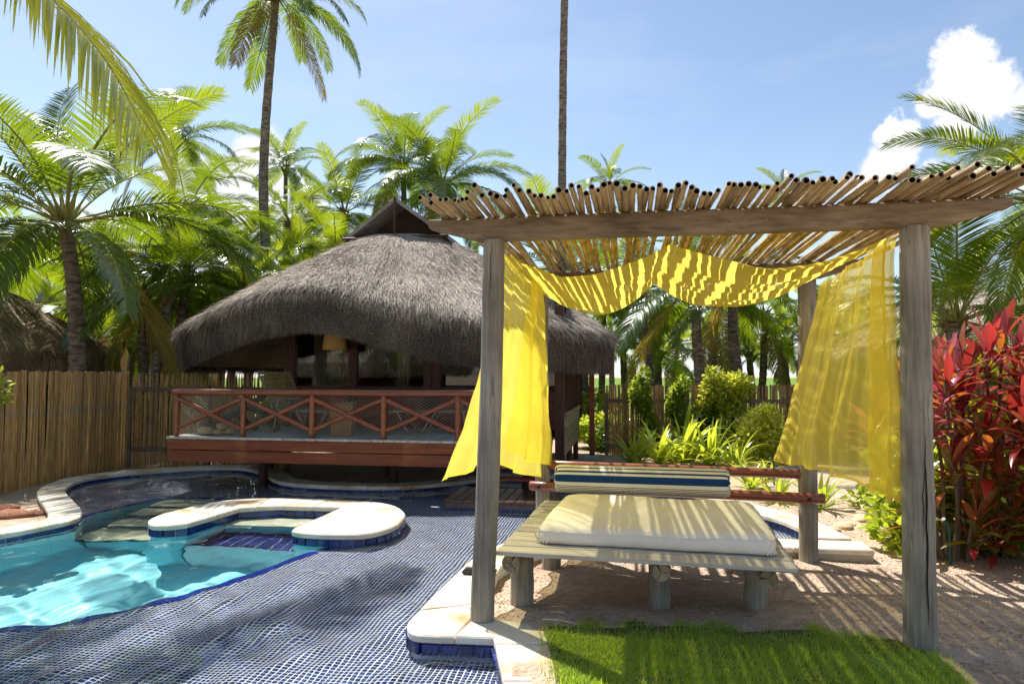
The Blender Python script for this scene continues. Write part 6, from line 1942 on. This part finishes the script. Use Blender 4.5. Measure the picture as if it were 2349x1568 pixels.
# ------------------------------------------------------------------ red cordylines
M['cord_red'] = leaf_mat('cordyline_red', (.22, .010, .025), (.33, .028, .04), trans=(.72, .07, .05), tfac=.42, scale=7, gloss=.22, rough=.28, objrand=.25)
M['cord_dark'] = leaf_mat('cordyline_maroon', (.09, .012, .02), (.16, .03, .03), trans=(.55, .05, .03), tfac=.40, scale=7, gloss=.30, rough=.25, objrand=.3)
M['cord_orange'] = leaf_mat('cordyline_bronze', (.22, .06, .02), (.34, .11, .035), trans=(.75, .22, .03), tfac=.45, scale=6, gloss=.22, rough=.3, objrand=.3)
M['cord_pink'] = leaf_mat('cordyline_pink', (.36, .09, .12), (.46, .14, .15), trans=(.75, .12, .10), tfac=.35, scale=6, gloss=.30, rough=.25, objrand=.2)
def cord_leaf(L_, w, elev, bend, mat, k):
    V_, F_ = [], []; p = Vector((0, 0, 0)); n = 9
    for i in range(n + 1):
        t = i / n; e = R(elev - bend * t ** 1.4)
        ww = .010 if t < .18 else w * math.sin(math.pi * ((t - .14) / .86) ** .8) ** .75 + .001
        if i == n: ww = .0006
        z = .28 * ww; V_ += [(p.x, p.y - ww, p.z + z), (p.x, p.y - ww * .45, p.z + z * .3), (p.x, p.y, p.z), (p.x, p.y + ww * .45, p.z + z * .3), (p.x, p.y + ww, p.z + z)]
        p = p + Vector((math.cos(e), .05 * math.sin(3 * t + k), math.sin(e))) * (L_ / n)
    for i in range(n):
        for q in range(4): b = 5 * i + q; F_.append((b, b + 5, b + 6, b + 1))
    return newmesh('leaf', V_, F_, M[mat], smooth=True)
M['cord_green'] = leaf_mat('cordyline_olive', (.09, .12, .02), (.20, .13, .03), trans=(.55, .50, .05), tfac=.42, scale=6, gloss=.22, rough=.3, objrand=.3)
CM = {m: [cord_leaf(.46, .034, e, bd, m, j) for j, (e, bd) in enumerate(((82, 22), (66, 40), (50, 55), (34, 60), (14, 55)))] for m in ('cord_red', 'cord_dark', 'cord_orange', 'cord_pink', 'cord_green')}
cn = random.Random(5); CLEAF = []
cords = [((3.98, 6.15), 'red cordyline nearest the front pergola post', [(.0, .1, 1.60), (-.24, .0, 1.25), (.18, -.1, 1.0), (-.2, .2, .72), (.05, -.15, .42), (.2, .2, 1.35), (-.12, -.1, .9), (.25, -.1, .35), (-.28, .1, .5)]),
         ((4.42, 6.35), 'tallest red cordyline with upright scarlet leaves', [(.0, .0, 1.85), (-.35, .1, 1.50), (.2, .1, 1.95), (.1, -.25, 1.25), (-.25, -.2, .95), (.3, -.2, .7), (-.1, .2, 1.7), (.35, .0, 1.5), (.0, -.3, .55), (.3, -.3, .35), (-.1, -.25, .8)]),
         ((4.78, 5.75), 'red cordyline with broad maroon leaves at the right picture edge', [(.0, .0, 1.55), (-.3, .0, 1.1), (.1, .1, 1.9), (-.2, -.25, .75), (-.45, .0, 1.35), (-.1, -.2, .45), (-.25, .15, 1.75), (-.4, -.15, .6), (.05, -.3, .3), (-.35, -.3, .95)]),
         ((4.25, 7.3), 'bronze cordyline behind the scarlet one', [(.0, .0, 1.5), (-.4, .0, 1.1), (.35, .1, 1.75), (-.15, .1, .65), (.2, -.1, 1.2)]),
         ((5.15, 6.5), 'cordyline with pink tinged leaves partly beyond the picture edge', [(.0, .0, 2.1), (-.35, .0, 1.75), (-.15, -.2, 1.3), (-.4, .2, 1.1)])]
for (bx_, by_), lab, heads in cords:
    rest = {}; bz = ghe(bx_, by_); t = thing('cordyline', lab, 'red shrub', (bx_, by_, bz), 'red cordylines')
    for (dx, dy, hz) in heads:
        top = Vector((bx_ + dx, by_ + dy, bz + hz)); b0 = Vector((bx_ + dx * .25, by_ + dy * .25, bz - .05))
        mb = MB(); mb.tube([b0.lerp(top, f) + Vector((.03 * math.sin(f * 5 + dx * 9), .03 * math.cos(f * 4 + dy * 7), 0)) for f in [i / 8 for i in range(9)]], [.020 - .008 * i / 8 for i in range(9)], 7); mb.obj('cane', M['stem'], t, smooth=True)
        low = hz < 1.0
        for j in range(21):
            az = j * GOLD + cn.uniform(-.3, .3); c = min(4, max(0, int(j / 21 * 5 + cn.uniform(-.3, .6))))
            m_ = cn.choice(('cord_orange', 'cord_orange', 'cord_dark', 'cord_green', 'cord_green', 'cord_red')) if low else cn.choice(('cord_red', 'cord_red', 'cord_dark', 'cord_dark', 'cord_orange', 'cord_orange', 'cord_pink'))
            s = cn.uniform(.75, 1.12) * (.8 if low else 1)
            lo_ = top + Vector((0, 0, -.014 * j)); ro_ = (cn.gauss(0, .2), cn.gauss(0, .1), az); sc_ = (s, s * cn.uniform(.95, 1.35), s)
            if len(CLEAF) < 296: CLEAF.append(link('leaf', CM[m_][c], t, loc=lo_, rot=ro_, scale=sc_))
            else:
                from mathutils import Euler
                mt = Matrix.Translation(lo_) @ Euler(ro_).to_matrix().to_4x4() @ Matrix.Diagonal((*sc_, 1))
                rest.setdefault(m_, MB()).add([tuple(mt @ v.co) for v in CM[m_][c].vertices], [tuple(p.vertices) for p in CM[m_][c].polygons])
    for m_, mb in rest.items():
        o = mb.obj('leaves', M[m_], t, smooth=True, ang=90); o['kind'] = 'stuff'
# green companions under the cordylines
for k, (x, y, lab, bl_) in enumerate(((3.85, 6.75, 'lime leaved shrub at the foot of the red cordylines', [((3.85, 6.75, .25), (.32, .3, .35)), ((4.1, 6.8, .55), (.3, .3, .3)), ((3.8, 6.9, .75), (.2, .2, .2))]),
                                   (4.6, 6.6, 'lime leaved shrub between the red cordyline canes', [((4.6, 6.6, .35), (.35, .3, .35)), ((4.3, 6.5, .15), (.25, .25, .25)), ((4.5, 6.6, 1.15), (.22, .2, .14))]),
                                   (5.2, 5.9, 'green shrub at the right picture edge below the cordylines', [((5.1, 5.9, .25), (.35, .3, .35))]))):
    shrub((x, y, ghe(x, y)), bl_ + [((x - .15, y - .25, .12), (.3, .25, .22)), ((x + .2, y - .1, .5), (.25, .25, .35))], 1700, .085, .05, 'leaf_lime', lab, 120 + k)
b = Gg(2020, 1165); shrub(b, [((b.x, b.y, .02), (.22, .2, .14)), ((b.x - .2, b.y + .1, 0), (.15, .15, .1))], 260, .08, .03, 'leaf_mid', 'small leafy plant on the sand under the curtain hem', 130, stems=3)

# ------------------------------------------------------------------ sprinklers, stones
M['greenpipe'] = surf('green_pipe', (.008, .06, .045), (.015, .09, .065), scale=6, rough=.4)
def sprinkler(px, pyb, h, lab):
    b = Gg(px, pyb); b.z = ghe(b.x, b.y) - .02
    t = thing('sprinkler', lab, 'sprinkler', tuple(b), 'garden sprinklers')
    mb = MB(); mb.tube([b, b + Vector((0, 0, h))], .013, 8); mb.obj('riser', M['greenpipe'], t, smooth=True)
    e = b + Vector((0, 0, h)); mb = MB(); mb.tube([e - Vector((0, 0, .02)), e + Vector((-.008, 0, .03)), e + Vector((-.05, -.02, .075))], [.018, .018, .015], 8); mb.obj('elbow', M['greenpipe'], t, smooth=True)
    mb = MB(); mb.tube([e + Vector((-.05, -.02, .075)), e + Vector((-.062, -.025, .087))], [.022, .018], 8); mb.obj('nozzle', M['blackplastic'], t)
sprinkler(2180, 1296, .34, 'green sprinkler riser on the sand by the red shrub')
sprinkler(1670, 1064, .42, 'thin green sprinkler riser in front of the dark fence shrub')
sprinkler(1776, 1112, .34, 'green sprinkler riser just left of the billowing curtain edge')
M['edgestone'] = surf('edging_stone', (.50, .34, .20), (.68, .54, .38), scale=4, rough=.85, objrand=.15, bump=.3, bscale=9)
for k, (px, py, s, lab) in enumerate(((1905, 1217, .11, 'reddish stone against the pool coping'), (1935, 1209, .14, 'large pale edging stone at the near bend of the stone row'), (1957, 1204, .10, 'edging stone second along the row from the pool coping'), (1972, 1195, .12, 'flat edging stone third along the row'), (1979, 1186, .12, 'edging stone fourth along the row'),
                                   (1986, 1176, .13, 'edging stone fifth along the row'), (1988, 1165, .12, 'edging stone at the far bend of the row'), (1963, 1152, .13, 'flat pale stone after the far bend'), (1935, 1143, .19, 'broad flat stepping stone at the end of the row'))):
    p = Gg(px, py); o = link('edging_stone', rock_mesh(k * 2.3 + 1, 'edging_stone', M['edgestone']), loc=(p.x, p.y, ghe(p.x, p.y) + .008), rot=(0, 0, k * 1.3), scale=(s, s * .72, s * .33)); tag(o, lab, 'stone', 'edging stones on the sand')
M['redrock'] = surf('red_laterite', (.22, .085, .045), (.40, .19, .11), scale=7, rough=.95, bump=.6, bscale=16)
for k, (px, py, s, lab) in enumerate(((28, 1183, .26, 'flat red rock at the left picture edge by the coping'), (72, 1180, .17, 'small red rock tucked against the curved coping'), (10, 1168, .2, 'red rock lying behind the flat one in the planting bed'))):
    p = Gg(px, py); o = link('red_rock', rock_mesh(k * 3.1 + 9, 'red_rock', M['redrock']), loc=(p.x, p.y, ghe(p.x, p.y) + .01), rot=(0, 0, k), scale=(s, s * .8, s * .3)); tag(o, lab, 'rock', 'red rocks in the planting bed')
# little plants in the bed along the fence
for k, (px, py, lab) in enumerate(((40, 1105, 'tiny seedling at the foot of the golden fence'), (90, 1098, 'tiny seedling further along the golden fence'))):
    b = Gg(px, py); shrub(b, [((b.x, b.y, .0), (.12, .1, .12))], 60, .07, .026, 'leaf_lime', lab, 140 + k, stems=2)

# ------------------------------------------------------------------ lawn in front and litter on the sand
def front_lawn():
    poly = [tuple(p[:2]) for p in (G(1246, 1436), G(1340, 1443), G(1450, 1436), G(1560, 1440), G(1700, 1446), G(1850, 1452), G(2000, 1462), G(2100, 1478), G(2150, 1510), G(2210, 1568))] + [(2.15, 2.4), (1.9, 1.2), (.46, 1.2), (.305, 2.6), (.245, 3.45)]
    R_ = np.random.RandomState(8)
    xs = np.arange(.1, 2.6, .06); ys = np.arange(1.2, 4.6, .06)
    X, Y = np.meshgrid(xs, ys); ok = inpoly(X[:-1, :-1] + .03, Y[:-1, :-1] + .03, poly)
    Z = np.vectorize(ghe)(X, Y) + .006
    idx = np.arange(X.size).reshape(X.shape); F = np.stack([idx[:-1, :-1], idx[:-1, 1:], idx[1:, 1:], idx[1:, :-1]], -1)[ok]
    patch = link('lawn', fastmesh('lawn', np.stack([X, Y, Z], -1).reshape(-1, 3), F, surf('lawn_soil', (.06, .065, .02), (.12, .11, .035), scale=9, rough=.95), smooth=True)); tag(patch, kind='structure')
    n = 150000
    px = R_.uniform(.15, 2.5, n); py = R_.uniform(2.6, 4.42, n)
    jx, jy = R_.normal(0, .05, n), R_.normal(0, .05, n) + .07 * np.sin(px * 9) + .05 * np.sin(px * 23)
    ok = inpoly(px + jx, py + jy, poly); px, py = px[ok], py[ok]; n = len(px)
    edge_fade = inpoly(px, py + .12, poly)
    keep = edge_fade | (R_.uniform(size=n) < .45); px, py = px[keep], py[keep]; n = len(px)
    pz = np.array([ghe(a, b) for a, b in zip(px, py)])
    h = R_.uniform(.012, .038, n) * np.where(R_.uniform(size=n) < .05, 1.8, 1) * (1 + .35 * np.sin(px * 7) * np.cos(py * 9)); a = R_.uniform(0, 6.28, n); lean = R_.uniform(.1, .75, n); w = R_.uniform(.0013, .0026, n)
    dx, dy = np.cos(a), np.sin(a); sx, sy = -dy, dx
    def pt(f, ww): return np.stack([px + dx * h * lean * f ** 1.6 + sx * ww, py + dy * h * lean * f ** 1.6 + sy * ww, pz + h * f * (1 - .25 * lean * f)], -1)
    V_ = np.stack([pt(0, -w), pt(0, w), pt(.55, w * .8), pt(.55, -w * .8), pt(1, 0 * w)], 1).reshape(-1, 3)
    b = np.arange(n)[:, None] * 5
    F = np.concatenate([b + np.array([0, 1, 2]), b + np.array([0, 2, 3]), b + np.array([3, 2, 4])])
    o = link('grass', fastmesh('grass', V_, F, M['grassblade'])); tag(o, 'short green grass in front of the day bed', 'grass', kind='stuff')
M['grassblade'] = leaf_mat('grass_blade', (.13, .26, .02), (.36, .42, .05), trans=(.66, .86, .06), tfac=.46, scale=55, gloss=.1, rough=.4)
front_lawn()
def litter():
    R_ = np.random.RandomState(4); n = 900
    x = R_.uniform(-.2, 5.0, n); y = R_.uniform(4.3, 9.5, n); lv, lf = leaf_shape(1, .22, .2, .2, 1)
    ok = ~grid_ok(x, y, W, .3); x, y = x[ok], y[ok]; VV, FF = [], []
    for k in range(len(x)):
        a = R_.uniform(0, 6.28); s = R_.uniform(.008, .028) * (1.6 if R_.uniform() < .1 else 1); c_, s_ = math.cos(a), math.sin(a); z = ghe(x[k], y[k]) + .004
        VV.append(np.stack([x[k] + s * (lv[:, 0] * c_ - lv[:, 1] * s_), y[k] + s * (lv[:, 0] * s_ + lv[:, 1] * c_), z + s * (lv[:, 2] + .3)], -1)); FF.append(lf + k * len(lv))
    o = link('leaf_litter', fastmesh('leaf_litter', np.vstack(VV), np.vstack(FF), surf('dry_litter', (.07, .04, .02), (.18, .11, .06), scale=30, rough=.9))); tag(o, 'scattered dry leaf litter on the sand', 'litter', kind='stuff')
litter()
def clods():
    """loose crumbs of raked sand"""
    R_ = np.random.RandomState(14); n = 26000
    x = R_.uniform(-.3, 5.2, n); y = R_.uniform(3.3, 9.0, n) ** 1.0
    keep = ~grid_ok(x, y, W, .30) & (R_.uniform(size=n) < np.clip(1.6 - y / 8, .2, 1)); x, y = x[keep], y[keep]; n = len(x)
    z = np.array([ghe(a, b) for a, b in zip(x, y)]); s = R_.uniform(.003, .0075, n) * np.where(R_.uniform(size=n) < .04, 1.9, 1)
    o = np.array([(1, 0, 0), (0, 1, 0), (-1, 0, 0), (0, -1, 0), (0, 0, .8), (0, 0, -.6)])
    j = R_.uniform(.7, 1.3, (n, 6, 3))
    V_ = (np.stack([x, y, z + s * .3], -1)[:, None, :] + o[None] * j * s[:, None, None]).reshape(-1, 3)
    f = np.array([(0, 1, 4), (1, 2, 4), (2, 3, 4), (3, 0, 4), (1, 0, 5), (2, 1, 5), (3, 2, 5), (0, 3, 5)])
    F = (np.arange(n)[:, None, None] * 6 + f[None]).reshape(-1, 3)
    o_ = link('sand_crumbs', fastmesh('sand_crumbs', V_, F, M['sand'])); tag(o_, 'loose crumbs of raked sand round the day bed', 'sand', kind='stuff')
clods()
